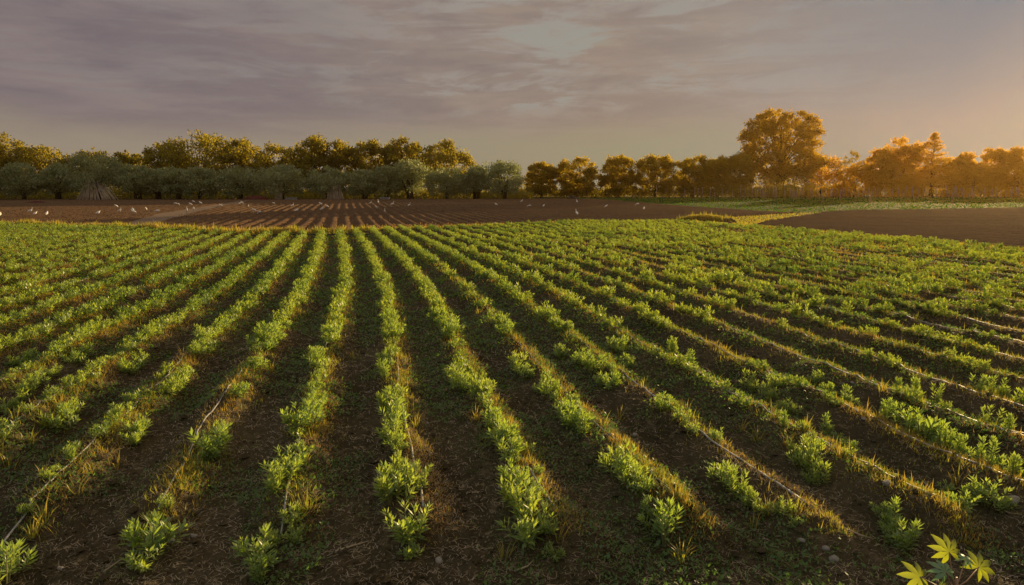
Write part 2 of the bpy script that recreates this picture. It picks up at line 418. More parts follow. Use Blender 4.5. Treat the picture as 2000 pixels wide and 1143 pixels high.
# ------------------------------------------------------------------ crop plants
def plant_mesh(seed, n_shoot, spread, height, leaf, lod=0, leaves=14):
    rng = np.random.default_rng(seed)
    Ps, Ds, Ss = [], [], []; stem = MB()
    for i in range(n_shoot):
        th = rng.uniform(0, 2 * np.pi); rr = spread * math.sqrt(rng.uniform(.02, 1))
        base = np.array([.25 * rr * math.cos(th), .25 * rr * math.sin(th), 0])
        h = height * rng.uniform(.45, 1.12) * (1 - .25 * rr / spread)
        tip = np.array([rr * math.cos(th), rr * math.sin(th), h])
        ax = unit(tip - base + np.array([0, 0, .4 * h]))
        if lod == 0: stem.tube([base - [0, 0, .03], .5 * (base + tip) - [0, 0, .08 * h], tip], [.006, .005, .003], 4, False)
        for j in range(leaves):
            f = 1 - (j / leaves) ** 1.3 * .75
            p = base + (tip - base) * f
            ang = j * 2.4 + rng.uniform(-.4, .4)
            e1 = unit(np.cross(ax, [1, .2, 0])); e2 = np.cross(ax, e1)
            out = math.cos(ang) * e1 + math.sin(ang) * e2
            lift = (1.5 - 1.35 * j / leaves) * rng.uniform(.75, 1.2)
            d = unit(out + ax * lift) * leaf * rng.uniform(.75, 1.2) * (.7 + .5 * min(1, j / 4))
            s = unit(np.cross(d, ax)) * np.linalg.norm(d) * rng.uniform(.13, .18)
            Ps.append(p); Ds.append(d); Ss.append(s)
    P, D, S = map(np.array, (Ps, Ds, Ss))
    if lod == 0:
        v, q = blades(P, D, S, .3, unit(D * [1, 1, 0] + 1e-6) * 0 + np.array([0, 0, .006]))
    else:
        v, q = diamonds(P, D, S * 1.25)
    return v, q, stem
PLANTS = []
for i in range(14):
    tall = i % 3 == 2
    v, q, st = plant_mesh(100 + i, [9, 12, 6][i % 3] + i % 4, [.16, .20, .10][i % 3], [.24, .27, .33][i % 3], [.070, .074, .068][i % 3], 0, 13 if not tall else 19)
    PLANTS.append((mesh_np("crop_plant_leaves", v, q, M_CROP), st.mesh("crop_plant_stems", M_STEM)))
PLANTS_LOD = [plant_mesh(300 + i, 11 + i % 4, .20, .28, .092, 1, 9)[:2] for i in range(8)]

# plants read off the photograph one by one (foot in photo pixels, size)
NEAR = [(28, 1092, 1.1), (297, 1060, 1.25), (413, 884, 1.15), (430, 858, .8), (270, 848, .95), (120, 828, 1.1), (138, 806, 1.1), (468, 786, .8), (14, 792, .9), (55, 765, 1.0),
        (346, 762, 1.0), (330, 772, .9), (360, 742, .9), (594, 852, 1.25), (610, 826, 1.1), (622, 800, .9), (548, 962, 1.2), (566, 930, 1.0), (512, 1076, 1.15), (578, 1014, .8), (530, 1046, .7),
        (770, 792, 1.0), (762, 815, 1.1), (772, 842, 1.1), (764, 868, 1.0), (778, 886, .7), (772, 985, 1.15), (786, 955, .9), (800, 1034, 1.0), (752, 735, .9), (752, 712, .9), (815, 955, .7),
        (890, 742, 1.0), (906, 764, 1.0), (930, 780, .9), (944, 778, 1.0), (962, 850, 1.0), (978, 878, 1.1), (992, 905, 1.0), (1002, 962, .9), (1018, 1002, 1.05), (1034, 1046, 1.1), (1068, 1040, .7),
        (1010, 722, 1.0), (1030, 738, .8), (1074, 780, 1.0), (1058, 768, .8), (1112, 832, 1.1), (1130, 842, 1.1), (1098, 812, .8), (1216, 942, 1.1), (1236, 962, .9), (1262, 1006, .6), (1302, 1046, 1.05),
        (1100, 690, 1.0), (1130, 708, 1.0), (1162, 728, 1.0), (1190, 756, 1.0), (1175, 742, .8), (1420, 944, 1.0), (1440, 962, .95), (1470, 985, .6), (1532, 1012, .6),
        (1205, 676, 1.0), (1222, 700, .8), (1592, 916, 1.15), (1576, 895, .8), (1604, 930, .7), (1748, 1010, .9), (1775, 1050, .9), (1762, 1030, .7),
        (1612, 832, 1.0), (1518, 760, .9), (1540, 796, .9), (1665, 872, .6), (1885, 962, .7), (1870, 985, .8), (1930, 972, .95), (1735, 822, 1.0), (1762, 830, 1.0), (1802, 844, 1.15), (1846, 868, 1.0), (1872, 882, .9),
        (1932, 896, 1.05), (1978, 924, .95), (1790, 768, .95), (1830, 778, .8), (1758, 752, .8), (1938, 824, 1.0), (1970, 842, .9), (1910, 758, 1.05), (1945, 770, 1.1), (1990, 782, 1.1), (1620, 760, .9), (1655, 776, 1.0), (1596, 742, .8),
        (1460, 748, .9), (1500, 768, .8), (1310, 690, 1.0), (1350, 712, .9), (258, 722, 1.1), (275, 708, .9), (80, 746, 1.0), (105, 728, .8), (36, 702, 1.0), (66, 690, 1.0), (505, 722, .8), (528, 692, 1.0), (545, 668, .9),
        (625, 728, 1.1), (618, 708, .9), (648, 664, 1.1), (636, 672, 1.0), (405, 690, 1.0), (385, 704, .9), (160, 694, 1.0), (145, 706, .9)]
rngP = np.random.default_rng(11)
plants = []                                     # x, y, size, kind
for px, py, s in NEAR:
    g = on_plane(px, py, .08); plants.append((g[0], g[1], s * .86, 2 if px > 1250 and rngP.random() < .8 else rngP.integers(0, 2), 1))
    dv = RV * rngP.choice([-1, 1]) * rngP.uniform(.11, .19)
    plants.append((g[0] + dv[0], g[1] + dv[1], s * rngP.uniform(.5, .72), rngP.integers(0, 3), 1))
A_NEAR = 10.6
for k in range(-62, 62):
    t = T0 + k * SP; a = A_NEAR + rngP.uniform(0, .3)
    right = k > 3
    while a < 75:
        x, y = at_xy(t + rngP.normal(0, .05 if a < 25 else .09), a)
        u = x / max(y, 1)
        step = rngP.uniform(.17, .30)
        gapn = vnoise(a * .45, k * 5.3, 71)
        dens = 1.0
        if right: dens = .72 if a < 26 else .95
        if right and a < 26: step *= 1.2
        thr = .14 if not right else .30
        if a > 26: thr *= .4
        if k in (2, 6, 7) and 12 < a < 22 and k == 2: dens = .25
        if gapn > thr and rngP.random() < dens and y < edge_y(u) - .5 and abs(u) < 1.2 and y > 9.5:
            s = .80 * rngP.uniform(.65, 1.22) * (1.0 if not right else rngP.uniform(.6, 1.2))
            s *= np.interp(a, [10, 22, 45], [1.0, .94, .82])
            plants.append((x, y, s, (2 if rngP.random() < .6 else 0) if right and a < 30 else rngP.integers(0, 2), 0))
        a += step
for k in range(-8, 12):                         # small ragged seedlings between the bigger plants
    a = 4.9
    while a < 12.5:
        x, y = at_xy(T0 + k * SP + rngP.normal(0, .05), a)
        if y > 4.8 and vnoise(a * .8, k * 9.1, 33) > .42 and rngP.random() < .72: plants.append((x, y, rngP.uniform(.30, .58), rngP.integers(0, 3), 0))
        a += rngP.uniform(.12, .26)
plants = np.array(plants)
PXs, PYs = to_px(plants[:, 0], plants[:, 1], .15)
vis = (PXs > -25) & (PXs < 2025) & (PYs < 1150)
score = plants[:, 2] / np.hypot(plants[:, 0], plants[:, 1]) * vis + plants[:, 4] * 1.0
order = np.argsort(-score)
ORD = "first second third fourth fifth sixth seventh eighth ninth tenth eleventh twelfth thirteenth fourteenth fifteenth sixteenth seventeenth eighteenth nineteenth twentieth".split()
TENS = {2: "twenty", 3: "thirty", 4: "forty", 5: "fifty"}
def ordinal(n):
    if n <= 20: return ORD[n - 1]
    return TENS[n // 10] + "-" + (ORD[n % 10 - 1] if n % 10 else "") if n % 10 else TENS[n // 10][:-1] + "ieth"
def row_k(x, y):
    t, a = ta(x, y); return int(round((float(t) - T0) / SP)), float(a)
# how one finds a row: counted from the row that runs straight up the middle of the picture
ROWN = {0: "the vertical row"}
for i in range(1, 40):
    ROWN[i] = ("the first row" if i == 1 else "the %s row" % ordinal(i)) + " right of the vertical row"
    ROWN[-i] = ("the first row" if i == 1 else "the %s row" % ordinal(i)) + " left of the vertical row"
top = order[:300]
byrow = {}
for i in top:
    k, a = row_k(plants[i, 0], plants[i, 1]); byrow.setdefault(k, []).append((a, i))
for k, lst in byrow.items():
    lst.sort()
    for n, (a, i) in enumerate(lst):
        x, y, s, kind, _ = plants[i]
        vi = [j for j in range(14) if (j % 3 == 2) == (int(kind) == 2)]
        lm, sm = PLANTS[vi[int(rngP.integers(0, len(vi)))]]
        sz = s * rngP.uniform(.95, 1.1)
        o = obj("crop_plant", lm, loc=(x, y, float(field_z(x, y)) - .01), rz=rngP.uniform(0, 6.28), sc=(sz, sz, sz * rngP.uniform(.9, 1.12)))
        obj("stems", sm, o)
        tag(o, "%s plant, %s from near end of %s" % ("upright" if int(kind) == 2 else "bushy", ordinal(n + 1), ROWN[k]), "crop plant", "leafy crop plants along the rows")
rest = order[300:]
V, Q, n0 = [], [], 0
for i in rest:
    x, y, s, kind, _ = plants[i]
    v, q = PLANTS_LOD[int(rngP.integers(0, 8))]
    c, sn = math.cos(rngP.uniform(0, 6.28)), 0; th = rngP.uniform(0, 6.28); c, sn = math.cos(th), math.sin(th)
    w = v * s * np.array([1, 1, 1.15 if kind == 2 else 1.0])
    w = np.stack([w[:, 0] * c - w[:, 1] * sn, w[:, 0] * sn + w[:, 1] * c, w[:, 2]], 1) + [x, y, float(field_z(x, y)) - .01]
    V.append(w); Q.append(q + n0); n0 += len(w)
o = obj("crop_plants_beyond", mesh_np("crop_plants_beyond", np.concatenate(V), np.concatenate(Q), M_CROPFAR))
tag(o, "distant leafy crop rows merging into one green mass", "crop", kind='stuff')

# ------------------------------------------------------------------ drip hoses, one to a row
HOSE_BARE = {}
def hose(k, a0, a1, r=.008, side=.05, lift=.012, amp=.05):
    n = int((a1 - a0) / .12) + 2
    a = np.linspace(a0, a1, n)
    off = side + amp * (fbm(a * .55, a * 0 + k * 3.3, 2, 61) - .5) * 2 + .02 * (vnoise(a * 2.1, a * 0 + k, 62) - .5)
    x, y = at_xy(T0 + k * SP + off, a)
    z = field_z(x, y)
    zs = np.convolve(np.pad(z, 3, mode='edge'), np.ones(7) / 7, 'valid')
    mb = MB(); mb.tube(np.stack([x, y, np.maximum(zs, z) + lift], 1), r, 6)
    return mb.mesh("drip_hose", M_HOSE, True)
for k in range(-9, 22):
    a1 = 30.0 if k < 8 else 24.0
    a0 = {-4: 5.6, -3: 5.2, -2: 4.9, -1: 4.9, 0: 4.9, 1: 4.6, 2: 4.5, 3: 4.3, 4: 4.1}.get(k, 4.6 + max(0, -k - 4) * .35)
    e = None
    x0, y0 = at_xy(T0 + k * SP, a0)
    if k > 4: a0 = 3.2 + (k - 4) * .15
    while at_xy(T0 + k * SP, a1)[1] > edge_y(at_xy(T0 + k * SP, a1)[0] / at_xy(T0 + k * SP, a1)[1]) - .6: a1 -= .5
    o = obj("drip_hose", hose(k, a0, a1, .0075 if k < 0 else .0088, -.03 if k < 0 else .06))
    tag(o, "thin grey drip hose lying along %s" % ROWN[k], "hose", "drip hoses along the crop rows")
mb = MB(); pts = [on_plane(px, py, .02) for px, py in [(420, 461), (500, 463), (560, 460.5), (640, 461.5), (722, 460)]]
pts = np.array(pts); pts[:, 2] = .10
mb.tube(pts, .035, 6)
tag(obj("irrigation_pipe", mb.mesh("irrigation_pipe", M_HOSEB, True)), "black irrigation pipe lying across the far ends of the crop rows", "pipe")
mb = MB(); pts = np.array([on_plane(px, py, .10) for px, py in [(1932, 838), (1960, 848), (2010, 866), (2080, 890), (2160, 918)]])
pts[:, 2] = field_z(pts[:, 0], pts[:, 1]) + .03
mb.tube(pts, .013, 8)
tag(obj("feeder_pipe", mb.mesh("feeder_pipe", M_HOSEB, True)), "black feeder pipe joined to a grey hose at the right edge", "pipe")

# ------------------------------------------------------------------ grass, weeds, straw on the field
def scatter_field(rng, n, ymin, ymax, power=1.0, umax=.95):
    y = ymin * (ymax / ymin) ** (rng.random(n) ** power); u = rng.uniform(-umax, umax, n)
    ok = y < edge_y(u) - .2
    return (u * y)[ok], y[ok]
def ridge_grass():
    rng = np.random.default_rng(5)
    x, y = scatter_field(rng, 230000, 4.4, 60, .85)
    t, a = ta(x, y); k = np.round((t - T0) / SP)
    tt = T0 + k * SP + np.abs(rng.normal(0, .13, len(x))) * np.clip(y / 16, .9, 2.2) * np.where(rng.random(len(x)) < .68, 1, -1) + .03
    dens = fbm(a * .8, k * 4.4, 2, 91)
    ok = rng.random(len(x)) < np.clip((dens - .18) * 2.2, .05, 1)
    x, y = at_xy(tt[ok], a[ok]); dens = dens[ok]
    ok = y > 4.55
    x, y = x[ok], y[ok]; n = len(x)
    z = field_z(x, y) - .005
    big = np.clip(y / 11, .75, 2.6)
    L = rng.uniform(.03, .10, n) * big ** .55 * np.where(rng.random(n) < .10, 1.7, 1)
    th = rng.uniform(0, 2 * np.pi, n); lean = rng.uniform(.15, 1.1, n)
    D = unit(np.stack([np.cos(th) * lean, np.sin(th) * lean, np.ones(n)], 1)) * L[:, None]
    S = np.stack([-np.sin(th), np.cos(th), np.zeros(n)], 1) * (.0045 * big * rng.uniform(.7, 1.4, n))[:, None]
    v, q = diamonds(np.stack([x, y, z], 1), D, S, .35, np.stack([np.zeros(n), np.zeros(n), L * .08], 1))
    tag(obj("ridge_grass", mesh_np("ridge_grass", v, q, M_GRASS)), "yellow grass and weeds growing along the ridges", "grass", kind='stuff')
ridge_grass()
def ridge_tufts():
    rng = np.random.default_rng(6); V, Q, n0 = [], [], 0
    spots = []
    for px, py in [(352, 945), (372, 920), (230, 900), (180, 925), (85, 1010), (60, 1030), (55, 860), (80, 835), (100, 880), (20, 900), (150, 970), (1540, 870), (1640, 905), (1660, 890), (1340, 800), (1310, 815), (690, 690), (665, 680), (1090, 1050), (600, 1000),
                   (1320, 1000), (1470, 1010), (1500, 1000), (1550, 1010), (1800, 810), (1870, 940), (1330, 1075), (985, 1070), (1210, 800), (930, 830), (1450, 830), (1480, 850), (640, 700), (1700, 930)]:
        spots.append(on_plane(px, py, .08)[:2])
    for k in range(-10, 16):
        for _ in range(9):
            a = rng.uniform(5, 20); x, y = at_xy(T0 + k * SP + rng.normal(.05, .1), a); spots.append((x, y))
    for x, y in spots:
        n = int(rng.integers(10, 24)); th = rng.uniform(0, 2 * np.pi, n); L = rng.uniform(.07, .20, n)
        lean = rng.uniform(.1, .8, n); r = rng.uniform(0, .05, n)
        xx, yy = x + r * np.cos(th), y + r * np.sin(th)
        P = np.stack([xx, yy, field_z(xx, yy) - .005], 1)
        dirs = np.stack([np.cos(th) * lean, np.sin(th) * lean, np.ones(n)], 1)
        D1 = unit(dirs) * (L * .55)[:, None]; S = np.stack([-np.sin(th), np.cos(th), np.zeros(n)], 1) * .0045
        D2 = unit(dirs * [1.9, 1.9, .6]) * (L * .5)[:, None]
        v = np.stack([P + S * .7, P - S * .7, P + D1 + S, P + D1 - S, P + D1 + D2], 1).reshape(-1, 3)
        i = np.arange(n)[:, None] * 5
        V.append(v); Q.append((np.concatenate([i + [[0, 1, 3, 2]]], 1) + n0, np.concatenate([i + [[2, 3, 4]]], 1) + n0)); n0 += len(v)
    me = mesh_np("grass_tufts", np.concatenate(V), [np.concatenate([a for a, b in Q]), np.concatenate([b for a, b in Q])], M_GRASS)
    tag(obj("grass_tufts", me), "arching yellow grass blades between the crop plants", "grass", kind='stuff')
ridge_tufts()
def dry_mat():
    rng = np.random.default_rng(15)
    x, y = scatter_field(rng, 190000, 4.5, 45, .85)
    t, a = ta(x, y); k = np.round((t - T0) / SP)
    off = rng.normal(.13, .10, len(x)); dens = fbm(a * .7, k * 2.9, 2, 19)
    ok = (rng.random(len(x)) < np.clip((dens - .25) * 2.6, 0, 1)) & (y > 4.6)
    x, y = at_xy((T0 + k * SP + off)[ok], a[ok]); n = len(x); z = field_z(x, y)
    big = np.clip(y / 9, .8, 3)
    L = rng.uniform(.02, .07, n) * big ** .6; th = rng.uniform(0, 6.28, n); ln = rng.uniform(.6, 2.5, n)
    D = unit(np.stack([np.cos(th) * ln, np.sin(th) * ln, np.ones(n)], 1)) * L[:, None]
    S = np.stack([-np.sin(th), np.cos(th), np.zeros(n)], 1) * (.0028 * big * rng.uniform(.7, 1.5, n))[:, None]
    v, q = diamonds(np.stack([x, y, z], 1), D, S, .4, np.stack([np.zeros(n), np.zeros(n), L * .15], 1))
    tag(obj("dry_grass_mat", mesh_np("dry_grass_mat", v, q, M_DRY)), "orange mat of dead grass on the flanks of the ridges", "dry grass", kind='stuff')
dry_mat()
def furrow_weeds():
    rng = np.random.default_rng(8)
    x, y = scatter_field(rng, 340000, 3.6, 54, .8)
    t, a = ta(x, y); ph = (t - T0) / SP; q = np.abs(ph - np.round(ph)) * 2
    dn = fbm(x * 1.3, y * .9, 3, 55)
    zone = .45 + .10 * np.clip((9 - y) / 4, 0, 1) - .05 * ((y > 10) & (y < 40)) - .07 * (x > -1.5) * (x < 3) * (y > 7)
    ok = (dn > zone + .10 * rng.random(len(x))) & (rng.random(len(x)) < .95)
    x, y = x[ok], y[ok]; n = len(x); z = field_z(x, y)
    big = np.clip(y / 8, .7, 3.2)
    L = rng.uniform(.020, .052, n) * big ** .8
    th = rng.uniform(0, 2 * np.pi, n); up = rng.uniform(.1, 1.1, n)
    D = unit(np.stack([np.cos(th), np.sin(th), up], 1)) * L[:, None]
    S = np.stack([-np.sin(th), np.cos(th), rng.uniform(-.3, .3, n)], 1) * (L * rng.uniform(.2, .36, n))[:, None]
    P = np.stack([x, y, z + rng.uniform(0, .045, n)], 1)
    v, qd = diamonds(P, D, S)
    tag(obj("furrow_weeds", mesh_np("furrow_weeds", v, qd, M_WEED)), "low green weeds spreading in the furrows", "weeds", kind='stuff')
furrow_weeds()
def seedlings():
    rng = np.random.default_rng(88)
    x, y = scatter_field(rng, 60000, 3.6, 24, 1.0)
    dn = fbm(x * 1.7 + 40, y * 1.3, 3, 66); ok = dn > .50 + .12 * rng.random(len(x))
    x, y = x[ok], y[ok]; n = len(x); big = np.clip(y / 7, .8, 2)
    L = rng.uniform(.02, .065, n) * big ** .6; th = rng.uniform(0, 6.28, n); ln = rng.uniform(.2, 1.6, n)
    D = unit(np.stack([np.cos(th) * ln, np.sin(th) * ln, np.ones(n)], 1)) * L[:, None]
    S = np.stack([-np.sin(th), np.cos(th), 0 * th], 1) * (.0030 * big * rng.uniform(.6, 1.5, n))[:, None]
    v, q = diamonds(np.stack([x, y, field_z(x, y)], 1), D, S, .4, np.stack([0 * th, 0 * th, L * .12], 1))
    tag(obj("grass_seedlings", mesh_np("grass_seedlings", v, q, M_WEED)), "thin green grass seedlings scattered over the bare soil", "grass", kind='stuff')
seedlings()
def straw():
    rng = np.random.default_rng(9)
    x, y = scatter_field(rng, 110000, 3.5, 34, .95)
    n = len(x); z = field_z(x, y) + .004
    L = rng.uniform(.02, .085, n) * np.clip(y / 8, .8, 1.6) * np.where(rng.random(n) < .06, 2.2, 1); th = rng.uniform(0, np.pi, n)
    d = np.stack([np.cos(th), np.sin(th), rng.uniform(-.12, .18, n)], 1) * L[:, None]
    s = np.stack([-np.sin(th), np.cos(th), np.zeros(n)], 1) * (.0013 * np.clip(y / 5, .8, 4) * rng.uniform(.5, 1.8, n))[:, None]
    bend = s / (np.linalg.norm(s, axis=1, keepdims=True)) * (L * rng.normal(0, .09, n))[:, None]
    P = np.stack([x, y, z], 1); M = P + d * .5 + bend + [0, 0, .004]
    v = np.stack([P + s, P - s, M + s, M - s, P + d + s * .6, P + d - s * .6], 1).reshape(-1, 3)
    i = np.arange(n)[:, None] * 6
    q = np.concatenate([i + [[0, 1, 3, 2]], i + [[2, 3, 5, 4]]], 1).reshape(-1, 4)
    tag(obj("straw_litter", mesh_np("straw_litter", v, q, M_STRAW)), "dry straw and twigs littering the bare soil", "straw", kind='stuff')
straw()
def clods():
    rng = np.random.default_rng(12)
    x, y = scatter_field(rng, 15000, 3.5, 26, 1.1)
    n = len(x); r = rng.uniform(.005, .022, n) * np.where(rng.random(n) < .10, 2.4, 1)
    ico = np.array([[0, 0, 1], [.9, 0, .1], [.28, .85, .0], [-.72, .53, .1], [-.72, -.53, 0], [.28, -.85, .1], [0, 0, -.8]])
    tri = np.array([[0, 1, 2], [0, 2, 3], [0, 3, 4], [0, 4, 5], [0, 5, 1], [6, 2, 1], [6, 3, 2], [6, 4, 3], [6, 5, 4], [6, 1, 5]])
    v = ico[None] * rng.uniform(.7, 1.25, (n, 7, 1)) * r[:, None, None] * np.array([1, 1, .7]) + np.stack([x, y, field_z(x, y) + r * .2], 1)[:, None]
    q = (tri[None] + np.arange(n)[:, None, None] * 7).reshape(-1, 3)
    tag(obj("soil_clods", mesh_np("soil_clods", v.reshape(-1, 3), q, M_SOIL)), "small clods of dark earth on the soil", "soil clods", kind='stuff')
clods()

def plough_clods():
    rng = np.random.default_rng(77); n = 26000
    y = 26 * (105 / 26) ** rng.random(n); u = rng.uniform(-.85, .95, n)
    px, py = to_px(u * y, y, T(y))
    ok = (y > edge_y(u) + .4) & ~in_poly(px, py, P_GREEN) & ~in_poly(px, py, P_STRIP) & ~in_poly(px, py, P_TRACK)
    x, y = (u * y)[ok], y[ok]; n = len(x); r = rng.uniform(.03, .10, n) * np.where(rng.random(n) < .06, 1.7, 1)
    ico = np.array([[0, 0, 1], [.9, 0, .1], [.28, .85, .0], [-.72, .53, .1], [-.72, -.53, 0], [.28, -.85, .1], [0, 0, -.8]])
    tri = np.array([[0, 1, 2], [0, 2, 3], [0, 3, 4], [0, 4, 5], [0, 5, 1]])
    v = ico[None] * rng.uniform(.7, 1.25, (n, 7, 1)) * r[:, None, None] * np.array([1, 1, .8]) + np.stack([x, y, T(y) + .12 + rng.uniform(-.03, .08, n)], 1)[:, None]
    q = (tri[None] + np.arange(n)[:, None, None] * 7).reshape(-1, 3)
    tag(obj("plough_clods", mesh_np("plough_clods", v.reshape(-1, 3), q, M_PLOUGH)), "brown clods turned up on the ploughed fields", "soil clods", kind='stuff')
plough_clods()

# stones one can point to
STONES = [(315, 775, .02, "beside a crop row left of centre"), (612, 907, .035, "pale pointed stone"), (835, 832, .022, ""), (828, 938, .024, ""), (903, 893, .022, ""), (852, 978, .024, ""), (978, 967, .036, ""), (1728, 976, .05, ""),
          (1741, 687, .055, ""), (1845, 895, .028, ""), (1858, 908, .028, ""), (1566, 1058, .035, ""), (1628, 1082, .05, ""), (1612, 1068, .035, ""), (334, 1050, .045, ""), (378, 1037, .034, ""), (1664, 762, .03, ""), (1685, 764, .028, ""),
          (1686, 842, .03, ""), (1240, 843, .045, ""), (1614, 838, .04, ""), (1638, 846, .045, ""), (1678, 870, .045, ""), (1034, 865, .026, ""), (1386, 867, .02, ""), (117, 1100, .03, ""), (1980, 992, .07, ""), (968, 438, .35, ""), (285, 443, .3, ""), (858, 1080, .04, ""), (1086, 1136, .05, "")]
def stone_mesh(seed):
    rng = np.random.default_rng(seed)
    n, m = 9, 6; th = np.linspace(0, 2 * np.pi, n, endpoint=False); ph = np.linspace(.12, np.pi - .12, m)
    d = np.stack([np.outer(np.sin(ph), np.cos(th)), np.outer(np.sin(ph), np.sin(th)), np.outer(np.cos(ph), np.ones(n))], -1).reshape(-1, 3)
    r = np.ones(len(d))
    for _ in range(9):
        c = rand_dirs(rng, 1)[0]; lim = rng.uniform(.62, .9); r = np.minimum(r, lim / np.maximum(d @ c, .05))
    v = d * r[:, None] * [1, .75, .55]
    i, j = np.meshgrid(np.arange(m - 1), np.arange(n), indexing='ij'); j2 = (j + 1) % n
    q = np.stack([i * n + j, (i + 1) * n + j, (i + 1) * n + j2, i * n + j2], -1).reshape(-1, 4)
    v = np.vstack([v, [0, 0, .5], [0, 0, -.5]]); jj = np.arange(n)
    t = np.vstack([np.stack([np.full(n, n * m), jj, (jj + 1) % n], -1), np.stack([np.full(n, n * m + 1), (m - 1) * n + (jj + 1) % n, (m - 1) * n + jj], -1)])
    return mesh_np("stone", v, [q, t], M_STONE)
SM = [stone_mesh(i) for i in range(6)]
rngS = np.random.default_rng(4)
st_sorted = sorted(STONES, key=lambda s: -s[1])
for i, (px, py, r, _) in enumerate(st_sorted):
    g = on_plane(px, py, .03); z = float(field_z(g[0], g[1])) if py > 470 else float(T(g[1])) + .12
    o = obj("stone", SM[i % 6], loc=(g[0], g[1], z + r * .25), rz=rngS.uniform(0, 6.3), sc=r)
    o.rotation_euler.x = rngS.uniform(-.3, .3)
    k, a = row_k(g[0], g[1])
    lab = "pale grey stone, %s nearest to the viewer of the loose stones on the soil" % ordinal(i + 1) if i else "pale grey stone, nearest to the viewer of the loose stones"
    if py < 470: lab = "pale stone at the far field edge, %s" % ("left half" if px < 600 else "right of the middle row ends")
    tag(o, lab, "stone", "loose stones on the crop field")
# dead sticks near the viewer
rngK = np.random.default_rng(17)
STK = [("long bent pale stick lying along the bottom edge, right of centre", [(1068, 1128), (1110, 1124), (1150, 1132), (1200, 1140)], .010), ("pale straight stick between the row ends left of the middle row", [(655, 1070), (690, 1057), (720, 1045)], .007),
       ("dark curved twig at the end of the row with the bottom-left bush", [(200, 1105), (235, 1082), (250, 1075)], .007), ("forked twig below the second row end right of the middle row", [(1005, 1110), (1030, 1095), (1042, 1085)], .007),
       ("thin twig lying in the weeds near the bright stone on the right", [(1645, 1040), (1680, 1050), (1705, 1045)], .007), ("short stick in the third furrow left of the middle row", [(78, 935), (88, 922), (96, 912)], .009)]
for lab, pp, r in STK:
    pts = np.array([on_plane(px, py, .03) for px, py in pp]); pts[:, 2] = field_z(pts[:, 0], pts[:, 1]) + .012
    mb = MB(); mb.tube(pts, np.linspace(r, r * .6, len(pts)), 6)
    tag(obj("stick", mb.mesh("stick", M_STRAW, True)), lab, "stick", "dead sticks on the soil")

# ------------------------------------------------------------------ castor plant in the near right corner
def castor_leaf(lobes, Rr, seed, droop=.25):
    rng = np.random.default_rng(seed); V = [[0, 0, 0]]; F = []
    angs = np.linspace(-2.35, 2.35, lobes)
    tips = []
    for i, a in enumerate(angs):
        L = Rr * (1 - .32 * (abs(a) / 2.35) ** 1.4) * rng.uniform(.93, 1.05)
        dirv = np.array([math.sin(a), math.cos(a)]); sd = np.array([dirv[1], -dirv[0]]); w = L * .168
        pr = [(.36, .85), (.54, 1.0), (.72, .78), (.88, .36)]
        b = len(V)
        for f, ww in pr:
            zc = -droop * Rr * f ** 2.2
            for s in (-1, 0, 1):
                p = dirv * L * f + sd * w * ww * s
                V.append([p[0], p[1], zc + (.10 * w if s else -.10 * w)])
        V.append([*(dirv * L), -droop * Rr * 1.05])
        for r in range(3):
            for s in range(2):
                F.append([b + r * 3 + s, b + r * 3 + s + 1, b + r * 3 + s + 4, b + r * 3 + s + 3])
        tips.append((b, b + 12))
    T3 = []
    for b, tp in tips:
        T3 += [[b + 9, b + 10, tp], [b + 10, b + 11, tp], [0, b + 1, b], [0, b + 2, b + 1]]
    for (b, _), (b2, _) in zip(tips[:-1], tips[1:]): T3.append([0, b2, b + 2])
    return np.array(V, float), np.array(F), np.array(T3)
def cam_point(px, py, depth):
    u = (px - 1000) / FPX; v = (py - 571.5) / FPX; c, s = math.cos(PITCH), math.sin(PITCH)
    return np.array([u * depth, depth * c - v * depth * s, HCAM - depth * s - v * depth * c])
root = bpy.data.objects.new("castor_plant", None); COL.objects.link(root)
tip0 = cam_point(1868, 1128, 3.55)
foot = np.array([tip0[0] + .03, tip0[1] - .05, 0.0]); foot[2] = float(field_z(foot[0], foot[1])) - .02
root.location = foot
tag(root, "castor plant with yellow star shaped leaves in the bottom right corner", "plant")
mb = MB(); mb.tube([[0, 0, 0], .5 * (tip0 - foot) + [.02, 0, 0], tip0 - foot], [.011, .009, .006], 7)
obj("stem", mb.mesh("stem", M_PETIOLE, True), root)
LEAVES = [(1854, 1078, 3.55, .105, 8, 12, 58, M_CASTOR, None), (1797, 1127, 3.45, .105, 7, 80, 52, M_CASTOR, None), (1912, 1108, 3.62, .110, 8, -50, 50, M_CASTOR, None), (1847, 1117, 3.40, .085, 8, 20, 40, M_CASTORY, "pale young leaf with silvery edges"),
          (1838, 1150, 3.42, .080, 7, -150, 50, M_CASTOR, None), (1885, 1093, 3.6, .06, 7, -60, 30, M_CASTORY, "narrow folded young leaf")]
from mathutils import Matrix, Vector
for i, (px, py, dep, rr, lob, spin, tilt, m_, lab) in enumerate(LEAVES):
    v, f, t3 = castor_leaf(lob, rr, 50 + i, .34 if m_ is M_CASTOR else .5)
    me = mesh_np("leaf", v, [f, t3], m_, smooth=True)
    p = cam_point(px, py, dep)
    o = obj("leaf", me, root, loc=p - foot)
    o.rotation_euler = (Matrix.Rotation(R(tilt), 3, 'X') @ Matrix.Rotation(R(spin), 3, 'Z')).to_euler()
    if lab: o["label"] = lab
    mb = MB(); mid = .5 * (tip0 - [0, 0, .06] + p) - [0, 0, .02]
    mb.tube([tip0 - foot - [0, 0, .06], mid - foot, p - foot], [.004, .0035, .003], 5)
    obj("petiole", mb.mesh("petiole", M_PETIOLE, True), root)

